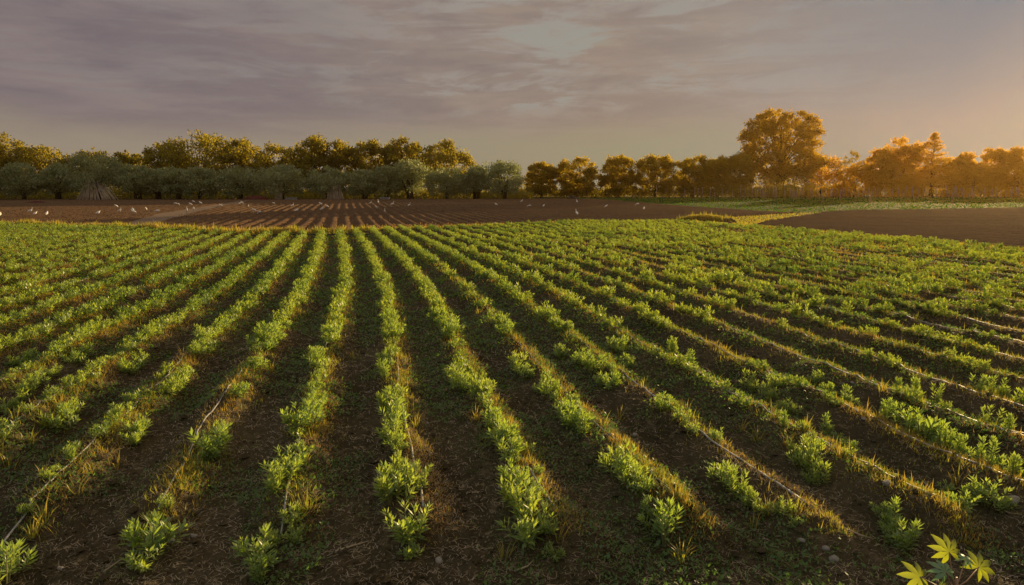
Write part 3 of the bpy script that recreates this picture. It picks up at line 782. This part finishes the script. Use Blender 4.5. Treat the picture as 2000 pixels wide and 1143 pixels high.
# ------------------------------------------------------------------ trees
KIND = {  # crown radius against height fraction, crown base, leaf clumps, leaves per clump, leaf length, trunk
    'olive': dict(zf=[.20, .32, .50, .65, .85, .95, 1.0], rf=[.55, .9, 1.0, .95, .72, .45, .15], n=70, m=110, L=.50, w=.17, clump=.15, up=.8, tr=.045, shell=.72),
    'walnut': dict(zf=[.20, .32, .5, .68, .82, .93, 1.0], rf=[.45, .85, 1.0, .98, .78, .50, .12], n=90, m=115, L=.60, w=.27, clump=.13, up=.35, tr=.022, shell=.62),
    'round': dict(zf=[.10, .25, .45, .65, .82, .94, 1.0], rf=[.62, .88, 1.0, .98, .80, .50, .15], n=120, m=104, L=.52, w=.25, clump=.12, up=.4, tr=.022, shell=.80),
    'bush': dict(zf=[0, .15, .4, .65, .85, 1.0], rf=[.85, 1.0, 1.0, .88, .6, .15], n=58, m=90, L=.58, w=.26, clump=.17, up=.35, tr=.015, shell=.75),
    'airy': dict(zf=[.35, .5, .65, .8, .93, 1.0], rf=[.35, .8, 1.0, .95, .6, .2], n=26, m=45, L=.45, w=.2, clump=.11, up=.3, tr=.016, shell=.6),
    'great': dict(zf=[.24, .33, .40, .47, .55, .66, .78, .88, .95, 1.0], rf=[.60, .90, 1.0, .88, .80, .84, .82, .70, .52, .22], n=420, m=74, L=.58, w=.28, clump=.062, up=.3, tr=.030, shell=.74),
}
def tree_meshes(kind, H, W, seed, leafm):
    K = KIND[kind]; rng = np.random.default_rng(seed)
    zf = np.array(K['zf']); rf = np.array(K['rf'])
    n = K['n']
    zz = rng.uniform(zf[0], .97, n * 6); keep = rng.random(n * 6) < np.interp(zz, zf, rf) ** 1.3 + .05; zz = zz[keep][:n]; n = len(zz)
    th = (np.arange(n) * 2.39996 + rng.normal(0, .5, n))
    rad = np.interp(zz, zf, rf) * W / 2 * (1 - K['clump']) * np.where(rng.random(n) < K['shell'], rng.uniform(.72, 1.0, n), np.sqrt(rng.random(n)) * .75)
    la = .3 if kind == 'great' else 1
    lob = 1 + la * (.16 * np.sin(th * 3 + seed) * rng.random() + .12 * np.sin(th * 5 + zz * 9 + seed * 2))
    rad = rad * lob
    C = np.stack([rad * np.cos(th), rad * np.sin(th), zz * H], 1)
    rc = K['clump'] * W * rng.uniform(.6, 1.2, n)
    # leaves
    m = K['m']; P = np.repeat(C, m, 0); rr = np.repeat(rc, m)
    d = rand_dirs(rng, n * m); rad2 = rr * rng.uniform(.25, 1.1, n * m)
    P = P + d * rad2[:, None] * [1, 1, .72]
    P[:, 2] = np.clip(P[:, 2], .15, H * 1.02)
    out = unit(P - [0, 0, H * .45])
    D = unit(rand_dirs(rng, n * m) + out * .5 + np.array([0, 0, K['up']])) * (K['L'] * rng.uniform(.6, 1.25, n * m))[:, None]
    S = unit(np.cross(D, rand_dirs(rng, n * m))) * (K['L'] * K['w'] * rng.uniform(.7, 1.3, n * m))[:, None]
    v, q = diamonds(P, D, S)
    V, Q = [v], [q]; n0 = len(v)
    # loose shoots breaking the outline
    ns = 50 if kind in ('olive', 'walnut', 'round') else 24
    sel = rng.integers(0, n, ns); base = C[sel] + unit(C[sel] - [0, 0, H * .35]) * rc[sel][:, None] * .55
    for b in base:
        L = rng.uniform(.4, 1.1) * H * .05; ax = unit(np.array([b[0] * .25 / W, b[1] * .25 / W, 1.0]) + rng.normal(0, .25, 3) + unit(b - [0, 0, H * .4]) * .5)
        kk = 7; f = np.linspace(0, 1, kk); p = b + ax * (L * f)[:, None] + rng.normal(0, .05, (kk, 3))
        dd = unit(ax + rand_dirs(rng, kk) * .9) * K['L'] * .8; ss = unit(np.cross(dd, rand_dirs(rng, kk))) * K['L'] * K['w'] * .8
        v, q = diamonds(p, dd, ss); V.append(v); Q.append(q + n0); n0 += len(v)
    crown = mesh_np("crown", np.concatenate(V), np.concatenate(Q), leafm)
    # trunk and limbs
    mb = MB(); r0 = K['tr'] * H
    hb = H * max(zf[0] * 1.1, .12); lean = rng.normal(0, (.004 if kind == 'great' else .03) * H, 2)
    stems = 1 if kind in ('walnut', 'great', 'airy') else int(rng.integers(2, 4))
    topz = H * (.62 if kind != 'great' else .80)
    for s in range(stems):
        a = rng.uniform(0, 6.28); sp = 0 if stems == 1 else r0 * 2.2
        o = np.array([math.cos(a) * sp, math.sin(a) * sp, 0]) * .6
        pts = np.array([o + [0, 0, -.3], o * 1.0 + [0, 0, hb * .5], o * 1.6 + [*(lean * .4), hb * 1.3], o * (3 if stems > 1 else 1) + [*lean, topz]])
        mb.tube(pts, [r0 * 1.35, r0, r0 * .8, r0 * .22], 8)
    lim = rng.permutation(n)[: (60 if kind == 'great' else 26)]
    for i in lim:
        c = C[i]; z0 = min(c[2] * .55, topz * .8) * rng.uniform(.7, 1.0); z0 = max(z0, hb * .6)
        f = min(1, z0 / topz); st = np.array([lean[0] * f * .8, lean[1] * f * .8, z0])
        mid = st + (c - st) * .5 + [0, 0, .10 * (H * .5) * (1 if kind != 'great' else .6)] + rng.normal(0, .02 * H, 3)
        r1 = r0 * .30 * (1 - .5 * f)
        mb.tube([st, mid, c], [r1, r1 * .6, r1 * .22], 5, False)
    trunk = mb.mesh("trunk", M_BARK, True)
    return trunk, crown
def place_tree(name, kind, px, top, wpx, depth, seed, leafm, label, cat, group, rz=None):
    g = at_depth(px, depth)
    pb = to_px(g[0], g[1], g[2])[1]
    k = (depth * math.cos(PITCH)) / FPX
    H = max(1.0, (pb - top) * k); W = wpx * k
    tm, cm = tree_meshes(kind, H * .97, W, seed, leafm)
    r = bpy.data.objects.new(name, None); COL.objects.link(r); r.location = g
    obj("trunk", tm, r); obj("crown", cm, r)
    tag(r, label, cat, group)
    return r, H, W
sd = 1000
OLIVES = [(-40, 330, 90, 141), (42, 322, 82, 143), (112, 324, 78, 147), (188, 306, 118, 146), (268, 325, 82, 146), (308, 331, 74, 148), (348, 334, 74, 146), (392, 330, 82, 145), (468, 328, 96, 145), (550, 329, 112, 145), (642, 333, 88, 147), (712, 335, 76, 147), (757, 329, 74, 148),
          (802, 318, 86, 148), (876, 331, 88, 147), (930, 328, 66, 149), (982, 320, 92, 147)]
vis_n = 0
for i, (px, top, w, d) in enumerate(OLIVES):
    sd += 1; lit = px == 802
    if px > 0: vis_n += 1
    lab = {188: "tall grey green olive tree with the big pole stack leaning on it", 550: "wide spreading grey olive tree sheltering a few leaning poles", 642: "round grey olive tree above the neat cone of poles", 802: "olive tree with a sunlit yellow top", 982: "olive tree with a thick dark trunk at the end of the row",
           -40: "olive tree cut by the left picture edge"}.get(px, "silvery olive tree, %s from the left in the front row of olives" % ordinal(max(vis_n, 1)))
    place_tree("olive_tree", 'olive', px, top - 3 + 6 * ((i * 37) % 10) / 10 - 2, w * 1.0, d, sd, M_OLIVE, lab, "tree", "olive trees in a row behind the ploughed field")
WAL = [(-60, 268, 110, 172), (6, 262, 90, 170), (84, 291, 112, 172), (182, 299, 86, 172), (254, 297, 62, 172), (330, 279, 84, 170), (398, 257, 128, 168), (474, 275, 76, 172), (546, 284, 82, 170), (615, 267, 74, 168), (664, 277, 62, 171), (722, 276, 74, 169), (790, 272, 70, 170), (862, 277, 96, 168)]
vis_n = 0
for px, top, w, d in WAL:
    sd += 1
    if px > 0: vis_n += 1
    lab = {398: "tallest broad golden green tree rising behind the olives", -60: "golden tree cut by the left picture edge, behind the olives", 862: "golden tree standing at the right end of the row behind the olives", 84: "round topped darker tree behind the leftmost olives", 254: "small thin golden tree behind the olives"}.get(px, "golden green tree, %s from the left in the row behind the olives" % ordinal(max(vis_n, 1)))
    place_tree("walnut_tree", 'walnut', px, top, w * 1.32, d, sd, M_WALNUT, lab, "tree", "golden trees behind the olives")
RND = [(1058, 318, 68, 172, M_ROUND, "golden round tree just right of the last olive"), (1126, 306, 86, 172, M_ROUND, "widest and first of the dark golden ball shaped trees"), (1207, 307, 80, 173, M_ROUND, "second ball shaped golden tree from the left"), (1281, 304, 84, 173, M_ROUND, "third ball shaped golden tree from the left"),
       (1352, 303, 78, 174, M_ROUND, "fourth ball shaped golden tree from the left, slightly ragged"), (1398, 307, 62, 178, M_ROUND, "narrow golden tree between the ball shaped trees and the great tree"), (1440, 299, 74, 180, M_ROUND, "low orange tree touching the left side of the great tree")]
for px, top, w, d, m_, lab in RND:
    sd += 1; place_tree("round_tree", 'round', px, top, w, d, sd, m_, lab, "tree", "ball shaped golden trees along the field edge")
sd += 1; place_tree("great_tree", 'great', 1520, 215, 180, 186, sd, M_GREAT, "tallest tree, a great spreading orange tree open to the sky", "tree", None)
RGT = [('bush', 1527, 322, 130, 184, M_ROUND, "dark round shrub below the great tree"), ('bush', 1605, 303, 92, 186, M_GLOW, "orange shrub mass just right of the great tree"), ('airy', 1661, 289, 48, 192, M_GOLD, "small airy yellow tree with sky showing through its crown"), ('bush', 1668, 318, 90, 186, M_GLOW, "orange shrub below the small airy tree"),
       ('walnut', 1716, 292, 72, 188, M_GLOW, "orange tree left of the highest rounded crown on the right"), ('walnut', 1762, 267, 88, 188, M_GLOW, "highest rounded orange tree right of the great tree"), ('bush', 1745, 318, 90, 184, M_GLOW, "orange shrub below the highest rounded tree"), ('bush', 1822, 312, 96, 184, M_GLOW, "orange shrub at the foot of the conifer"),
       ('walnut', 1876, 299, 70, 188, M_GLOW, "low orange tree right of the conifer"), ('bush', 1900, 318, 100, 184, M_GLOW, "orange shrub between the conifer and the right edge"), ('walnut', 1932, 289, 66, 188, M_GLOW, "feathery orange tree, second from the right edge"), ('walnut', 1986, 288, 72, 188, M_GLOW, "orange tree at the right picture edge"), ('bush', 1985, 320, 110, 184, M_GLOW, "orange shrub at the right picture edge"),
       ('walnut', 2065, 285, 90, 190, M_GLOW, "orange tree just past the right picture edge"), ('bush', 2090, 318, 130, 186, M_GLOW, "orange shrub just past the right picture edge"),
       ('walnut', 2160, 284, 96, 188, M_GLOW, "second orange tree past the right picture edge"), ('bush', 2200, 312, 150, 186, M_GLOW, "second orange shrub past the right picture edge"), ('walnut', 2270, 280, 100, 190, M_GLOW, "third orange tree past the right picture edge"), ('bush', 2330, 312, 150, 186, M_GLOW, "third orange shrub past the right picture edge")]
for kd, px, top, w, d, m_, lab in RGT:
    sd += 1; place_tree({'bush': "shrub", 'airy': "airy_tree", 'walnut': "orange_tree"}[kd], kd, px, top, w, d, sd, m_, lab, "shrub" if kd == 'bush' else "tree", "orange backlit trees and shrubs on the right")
def conifer(px, top, wpx, depth):
    g = at_depth(px, depth); k = depth * math.cos(PITCH) / FPX; H = (to_px(*g)[1] - top) * k; W = wpx * k
    rng = np.random.default_rng(3); Ps, Ds, Ss = [], [], []
    mb = MB(); mb.tube([[0, 0, -.3], [0, 0, H * .5], [0, 0, H * .98]], [.35, .2, .03], 7)
    for i in range(230):
        f = rng.uniform(.12, .99) ** .9; z = H * f; L = W / 2 * (1 - f) ** .85 * rng.uniform(.75, 1.1) + .15; a = i * 2.4
        ax = np.array([math.cos(a), math.sin(a), -.12 + .5 * f])
        mb.tube([[0, 0, z], [0, 0, z] + ax * L * .9], [.05, .015], 4, False)
        m = int(14 + 26 * (1 - f)); s = rng.random(m) ** .7
        P = np.array([0, 0, z]) + ax * (L * s)[:, None] + rng.normal(0, .16, (m, 3))
        D = unit(ax + rand_dirs(rng, m) * .8) * rng.uniform(.35, .7, m)[:, None]
        Ps.append(P); Ds.append(D); Ss.append(unit(np.cross(D, rand_dirs(rng, m))) * .1)
    v, q = diamonds(np.concatenate(Ps), np.concatenate(Ds), np.concatenate(Ss))
    r = bpy.data.objects.new("conifer_tree", None); COL.objects.link(r); r.location = g
    obj("trunk", mb.mesh("trunk", M_BARK), r); obj("crown", mesh_np("crown", v, q, M_GLOW), r)
    tag(r, "pointed conifer standing among the orange trees on the right", "tree")
conifer(1817, 263, 105, 187)

# rough growth under and behind the trees
def undergrowth():
    rng = np.random.default_rng(23); P = []
    def band(x0, x1, d0, d1, h0, h1, n, seed):
        px = rng.uniform(x0, x1, n); d = rng.uniform(d0, d1, n)
        hh = (h0 + (h1 - h0) * fbm(px / 22, d / 5, 3, seed)) * rng.random(n) ** .8
        P.append(np.stack([(px - 1000) / FPX * d * math.cos(PITCH), d, T(d) + hh], 1))
    band(-120, 1040, 152, 160, .3, 3.0, 20000, 1)
    band(1000, 1560, 170, 182, .3, 4.0, 14000, 2)
    band(1500, 2150, 186, 198, .5, 5.0, 12000, 3)
    band(-120, 1040, 176, 186, 2, 8.0, 20000, 4)
    P = np.concatenate(P); n = len(P)
    D = unit(rand_dirs(rng, n) + [0, 0, .5]) * rng.uniform(.35, .75, n)[:, None]
    S = unit(np.cross(D, rand_dirs(rng, n))) * rng.uniform(.08, .18, n)[:, None]
    v, q = diamonds(P, D, S)
    tag(obj("undergrowth", mesh_np("undergrowth", v, q, M_WALNUT)), "golden undergrowth below and behind the trees", "undergrowth", kind='stuff')
undergrowth()
# grass along the edges, on the verge and in the green field
def land_grass():
    rng = np.random.default_rng(29)
    def build(name, P, L, W, m_, lab, cat, lean=.5):
        n = len(P); th = rng.uniform(0, 6.28, n); ln = rng.uniform(.05, lean, n)
        D = unit(np.stack([np.cos(th) * ln, np.sin(th) * ln, np.ones(n)], 1)) * L[:, None]
        ph = rng.uniform(0, 6.28, n); S = np.stack([np.cos(ph), np.sin(ph), np.zeros(n)], 1) * W[:, None]
        v, q = diamonds(P, D, S, .4); tag(obj(name, mesh_np(name, v, q, m_)), lab, cat, kind='stuff')
    # far edge of the crop field
    n = 50000; u = rng.uniform(-.85, .85, n); e = edge_y(u); y = e + rng.normal(-.1, .45, n) * np.where(u < -.35, 1.6, 1.0)
    amt = np.where(u < -.26, 1.0, np.where(u < .1, .35, .55)) * np.clip(fbm(u * 40, u * 0 + 2, 2, 8) * 2 - .3, .1, 1)
    ok = rng.random(n) < amt; u, y, e = u[ok], y[ok], e[ok]
    zz = np.where(y < e, .0, T(y) + .06)
    L = rng.uniform(.15, .50, len(u)) * (.6 + .8 * fbm(u * 60, u * 0, 2, 3)) * np.where(rng.random(len(u)) < .03, 1.25, 1) * np.where(u < -.2, 1.0, .55)
    build("edge_grass", np.stack([u * y, y, zz], 1), L, rng.uniform(.015, .04, len(u)), M_GRASS, "tall yellow grass along the far edge of the crop field", "grass")
    # orange stubble on the near side of the ploughed field
    n = 9000; u = rng.uniform(-.85, -.05, n); y = edge_y(u) + .6 + np.abs(rng.normal(0, 2.6, n)); P = np.stack([u * y, y, T(y) + .1], 1)
    build("stubble", P, rng.uniform(.06, .24, n), rng.uniform(.012, .03, n), M_DRY, "orange dry stubble on the near side of the ploughed field", "stubble", .9)
    # low crop of the green field
    n = 60000; px = rng.uniform(1090, 2150, n); py = 372 + 7.5 * np.exp(rng.random(n) * 1.9)
    ok = in_poly(px, py, P_GREEN); px, py = px[ok], py[ok]
    G = np.array([on_land(a, b) for a, b in zip(px[:20000], py[:20000])])
    G = G[G[:, 1] < 165]
    build("green_field_crop", G, rng.uniform(.10, .34, len(G)), rng.uniform(.05, .13, len(G)), M_GFIELD, "low bright green crop covering the field before the stakes", "crop", 1.4)
    n = 9000; px = rng.uniform(1420, 1620, n); py = rng.uniform(414, 450, n); ok = in_poly(px, py, P_STRIP)
    G = np.array([on_land(a, b) for a, b in zip(px[ok], py[ok])])
    build("verge_grass", G, rng.uniform(.08, .25, len(G)), rng.uniform(.02, .05, len(G)), M_GRASS, "yellow green grass strip between the two ploughed fields", "grass", .9)
land_grass()
# grassy mound with a dark cut bank
def mound():
    c = on_land(1382, 437); rng = np.random.default_rng(31)
    nx, ny = 60, 36; X, Y = np.meshgrid(np.linspace(-2.9, 2.9, nx), np.linspace(-1.6, 1.6, ny))
    def hz(X, Y):
        f = np.clip(1 - (X / 2.7) ** 2 - (Y / 1.45) ** 2, 0, 1) ** .6
        return (.72 * f * (.62 + .7 * fbm(X * 1.1 + 9, Y * 1.1, 3, 4)) * np.where(X > 2.0, np.clip((2.75 - X) / .5, 0, 1), 1)) - .12
    Z = hz(X, Y); idx = np.arange(nx * ny).reshape(ny, nx)
    q = np.stack([idx[:-1, :-1], idx[:-1, 1:], idx[1:, 1:], idx[1:, :-1]], -1).reshape(-1, 4)
    o = obj("earth_mound", mesh_np("earth_mound", np.stack([X, Y, Z], -1).reshape(-1, 3), q, M_HEAP, smooth=True), loc=c)
    tag(o, "overgrown earth mound with a dark bare end beside the crop field", "mound")
    n = 5200; x = rng.uniform(-2.8, 2.5, n); y = rng.uniform(-1.5, 1.5, n); z = hz(x, y)
    ok = (z > -.05) & ((x < 1.0) | (rng.random(n) < .18)); x, y, z = x[ok], y[ok], z[ok]; n = len(x)
    th = rng.uniform(0, 6.28, n); ln = rng.uniform(.05, .6, n); L = rng.uniform(.12, .34, n) * np.where(rng.random(n) < .05, 2.0, 1)
    D = unit(np.stack([np.cos(th) * ln, np.sin(th) * ln, np.ones(n)], 1)) * L[:, None]
    S = np.stack([-np.sin(th), np.cos(th), 0 * th], 1) * rng.uniform(.012, .03, n)[:, None]
    v, q = diamonds(np.stack([x, y, z], 1) + c, D, S, .4)
    tag(obj("mound_grass", mesh_np("mound_grass", v, q, M_GRASS)), "tall yellow green grass covering the earth mound", "grass", kind='stuff')
mound()

# ------------------------------------------------------------------ pole stacks, stakes, crates, heaps
def pole_mesh(L, r, bend, seed):
    mb = MB(); rng = np.random.default_rng(seed)
    mb.tube([[0, 0, -.1], [bend * .6, 0, L * .5], [bend, bend * .3, L]], [r, r * .85, r * .6], 6); return mb.mesh("pole", M_POLE, True)
PM = [pole_mesh(4.6 + .2 * i, .055 + .006 * (i % 3), .08 * (i % 4 - 1.5), i) for i in range(6)]
def stack(px0, px1, dep, pxt, height, n, depth_spread, label, group, seed):
    rng = np.random.default_rng(seed)
    a, b = at_depth(px0, dep), at_depth(px1, dep); tc = at_depth(pxt, dep + 3.4) + [0, 0, height]
    for i in range(n):
        f = (i + rng.uniform(-.4, .4) + .5) / n
        p = a + (b - a) * f + [0, rng.uniform(-.3, .4) * depth_spread, 0]; p[2] = float(T(p[1]))
        t = tc + [(f - .5) * 1.6 + rng.normal(0, .25), rng.normal(0, .3), 0]
        d = Vector(t - p)
        o = obj("pole", PM[i % 6], loc=p); o.rotation_euler = d.to_track_quat('Z', 'X').to_euler()
        tag(o, label, "pole", group)
stack(146, 205, 141.3, 182, 4.8, 40, 1.2, "long pale pole in the largest stack, leaning against the tall left olive", "poles of the largest stack at the left olive", 1)
stack(203, 229, 141.3, 190, 4.8, 14, .8, "slanting pale pole at the right side of the largest pole stack", "slanting poles beside the largest stack", 2)
stack(536, 550, 142.5, 546, 4.6, 11, .8, "dark pole in the small bunch under the wide spreading olive", "poles of the small bunch", 3)
stack(636, 671, 144.2, 653, 4.6, 30, 1.0, "pole in the neat cone stacked under the round olive", "poles of the neat cone stack", 4)
mbs = []
for i in range(5):
    mb = MB(); h = 2.1 + .18 * i; mb.tube([[0, 0, -.2], [.02 * (i - 2), 0, h * .5], [.05 * (i - 2), .02, h]], [.075, .065, .055], 6); mbs.append(mb.mesh("stake", M_STAKE, True))
rngT = np.random.default_rng(41)
front_n = 0
for px in np.concatenate([np.arange(1286, 1560, 13.0), np.arange(1475, 2070, 5.2)]):
    px = px + rngT.normal(0, 3.0); d = rngT.choice([157, 160, 164, 168]) if px > 1460 else 166
    g = at_depth(px, d)
    o = obj("stake", mbs[rngT.integers(0, 5)], loc=g, rz=rngT.uniform(0, 6.3), sc=rngT.uniform(.7, 1.15)); o.rotation_euler.x = rngT.normal(0, .06); o.rotation_euler.y = rngT.normal(0, .06)
    far = px < 1475
    tag(o, "thin upright stake in the sparse line before the ball shaped trees" if far else "thin upright stake in the dense stand behind the green field", "stake", "stakes in the sparse line" if far else "stakes in the dense stand behind the green field")
for px, pb in [(1492, 393), (1460, 391), (1420, 390), (1396, 391), (1550, 394), (1607, 396), (1640, 395), (1700, 398), (1760, 397), (1860, 399)]:
    g = on_land(px, pb); front_n += 1
    o = obj("stake", mbs[rngT.integers(0, 5)], loc=g, sc=.8)
    tag(o, "single stake standing out in the green field, %s from the left" % ordinal([1396, 1420, 1460, 1492, 1550, 1607, 1640, 1700, 1760, 1860].index(px) + 1), "stake", "stakes standing out in the green field")
def crate(px, py, label, s=1.0):
    mb = MB(); w, d, h, t = 1.0, .7, .58, .05
    for sx in (-1, 1):
        for sy in (-1, 1): mb.box([sx * (w / 2 - t / 2), sy * (d / 2 - t / 2), h / 2], [t, t, h])
    for z in (.07, .22, .37, .52):
        for sy in (-1, 1): mb.box([0, sy * (d / 2 - t / 2), z], [w - 2 * t, t * .5, .10])
        for sx in (-1, 1): mb.box([sx * (w / 2 - t / 2), 0, z], [t * .5, d - 2 * t, .10])
    mb.box([0, 0, .03], [w - 2 * t, d - 2 * t, .04])
    o = obj("crate", mb.mesh("crate", M_CRATE), loc=on_land(px, py), sc=s)
    tag(o, label, "crate", "grey harvest crates at the olive row")
crate(564, 391.5, "grey slatted crate beside the small bunch of poles, left of the pair"); crate(575, 391.5, "grey slatted crate beside the small bunch of poles, right of the pair")
crate(747, 390.5, "grey slatted crate under the olives right of the pole cone, left one"); crate(756, 390.5, "grey slatted crate under the olives right of the pole cone, right one")
def heap(name, px, py, w, d, h, m_, label, cat, seed):
    nx, ny = 40, 24; X, Y = np.meshgrid(np.linspace(-1, 1, nx), np.linspace(-1, 1, ny))
    f = np.clip(1 - X ** 2 - Y ** 2, 0, 1) ** .55
    Z = h * f * (.45 + 1.0 * fbm(X * 3 + seed, Y * 2, 3, seed)) - .05
    idx = np.arange(nx * ny).reshape(ny, nx); q = np.stack([idx[:-1, :-1], idx[:-1, 1:], idx[1:, 1:], idx[1:, :-1]], -1).reshape(-1, 4)
    o = obj(name, mesh_np(name, np.stack([X * w / 2, Y * d / 2, Z], -1).reshape(-1, 3), q, m_, smooth=True), loc=on_land(px, py)); tag(o, label, cat)
heap("red_heap", 500, 391.5, 5.4, 2.5, 1.1, M_RED, "dark red heap lying under the olives left of the small pole bunch", "heap", 3)
heap("red_heap", 70, 397, 3.8, 1.6, .45, M_RED, "low reddish brown heap left of the largest pole stack", "heap", 5)
heap("compost_heap", 1119, 390.5, 3.0, 2, .95, M_HEAP, "dark brown heap at the left tip of the green field", "heap", 8)

# ------------------------------------------------------------------ egrets
def egret_meshes(pose):
    if pose == 0:   # upright, neck stretched
        sp = [(-.26, .17, .012), (-.20, .20, .045), (-.08, .27, .085), (.04, .33, .088), (.11, .38, .055), (.14, .44, .032), (.13, .50, .026), (.15, .56, .026), (.175, .585, .034), (.205, .585, .026), (.222, .582, .016)]
        bk = [(.215, .583), (.31, .570)]
    elif pose == 1:  # hunched
        sp = [(-.24, .20, .012), (-.18, .22, .05), (-.06, .28, .092), (.05, .33, .095), (.11, .38, .066), (.13, .42, .042), (.15, .445, .036), (.18, .45, .038), (.21, .445, .026), (.225, .44, .016)]
        bk = [(.218, .442), (.315, .425)]
    else:            # feeding, neck lowered forward
        sp = [(-.27, .33, .012), (-.20, .33, .045), (-.08, .32, .085), (.05, .31, .086), (.13, .30, .055), (.20, .29, .032), (.26, .25, .026), (.30, .19, .026), (.325, .165, .033), (.345, .145, .026), (.355, .13, .015)]
        bk = [(.352, .137), (.40, .055)]
    sp = np.array(sp); mb = MB()
    # even resampling keeps the body one smooth sheet
    s = np.linspace(0, len(sp) - 1, 34); ii = np.arange(len(sp))
    mb.tube(np.stack([np.interp(s, ii, sp[:, 0]), 0 * s, np.interp(s, ii, sp[:, 1])], 1), np.interp(s, ii, sp[:, 2]), 10)
    body = mb.mesh("egret", M_BIRD, True)
    mb = MB(); mb.tube([[bk[0][0], 0, bk[0][1]], [bk[1][0], 0, bk[1][1]]], [.014, .002], 6); beak = mb.mesh("beak", M_BEAK, True)
    legs = []
    for sy in (-1, 1):
        mb = MB(); mb.tube([[-.01, sy * .035, .26], [-.03, sy * .035, .13], [0, sy * .035, .0]], .009, 5)
        for tx, ty in ((.06, 0), (.045, .035), (.045, -.035), (-.04, 0)): mb.tube([[0, sy * .035, .006], [tx, sy * .035 + ty, .004]], .005, 4)
        legs.append(mb.mesh("leg", M_LEG, True))
    return body, beak, legs
EG = [egret_meshes(i) for i in range(3)]
E1 = [(240, 755), (278, 775), (368, 780), (768, 772), (910, 712), (937, 755), (1040, 742), (1045, 765), (1143, 738), (1230, 757), (1372, 688), (1395, 695), (1490, 696), (1515, 675), (1568, 685), (1460, 748), (1512, 735), (1725, 705), (1870, 688), (1893, 685), (1940, 713), (1990, 752), (3, 790)]
E2 = [(430, 765), (538, 687), (685, 705), (720, 750), (905, 692), (917, 740), (955, 715), (1293, 685), (1355, 675), (1340, 725), (1405, 757), (1465, 695), (1597, 702)]
E3 = [(677, 697), (876, 668), (936, 707), (1047, 708), (1307, 672), (1535, 712), (1305, 775), (1780, 695), (1830, 733)]
egs = sorted([(x / 4, 230 + y / 4) for x, y in E1] + [(400 + x / 4, 230 + y / 4) for x, y in E2] + [(800 + x / 4, 230 + y / 4) for x, y in E3])
POSE = {"877": 0}
rngE = np.random.default_rng(2)
for i, (px, py) in enumerate(egs):
    g = on_land(px, py + .6); p = int(rngE.choice([0, 0, 0, 1, 1, 1, 1, 1, 1, 2])); p = 0 if 1119 < px < 1130 or 1015 < px < 1022 else p
    body, beak, legs = EG[p]
    o = obj("egret", body, loc=(g[0], g[1], g[2] + .10), rz=rngE.uniform(0, 6.28), sc=rngE.uniform(.98, 1.2))
    obj("beak", beak, o)
    for l in legs: obj("leg", l, o)
    n = len(egs)
    if i < n // 2: w = "%s from the left" % ordinal(i + 1) if i else "leftmost"
    else: w = "%s from the right" % ordinal(n - i) if i < n - 1 else "rightmost"
    tag(o, "white egret %s, %s of the egrets on the ploughed field" % (("standing upright", "standing hunched", "bending down")[p], w), "egret", "white egrets feeding on the ploughed field")

# ------------------------------------------------------------------ haze
def haze():
    mb = MB(); mb.box([0, 110, 11.0], [1000, 260, 31])
    m = bpy.data.materials.new("evening haze"); m.use_nodes = True; k = NT(m.node_tree); out = k.add('ShaderNodeOutputMaterial')
    v = k.add('ShaderNodeVolumePrincipled'); v.inputs['Density'].default_value = HAZE_DENSITY; v.inputs['Anisotropy'].default_value = .70
    v.inputs['Color'].default_value = (1.0, .62, .20, 1)
    k.l.new(v.outputs[0], out.inputs['Volume'])
    me = mb.mesh("haze", m); o = obj("haze", me); tag(o, "warm evening haze over the fields", "haze", kind='stuff')
if HAZE_DENSITY > 0: haze()
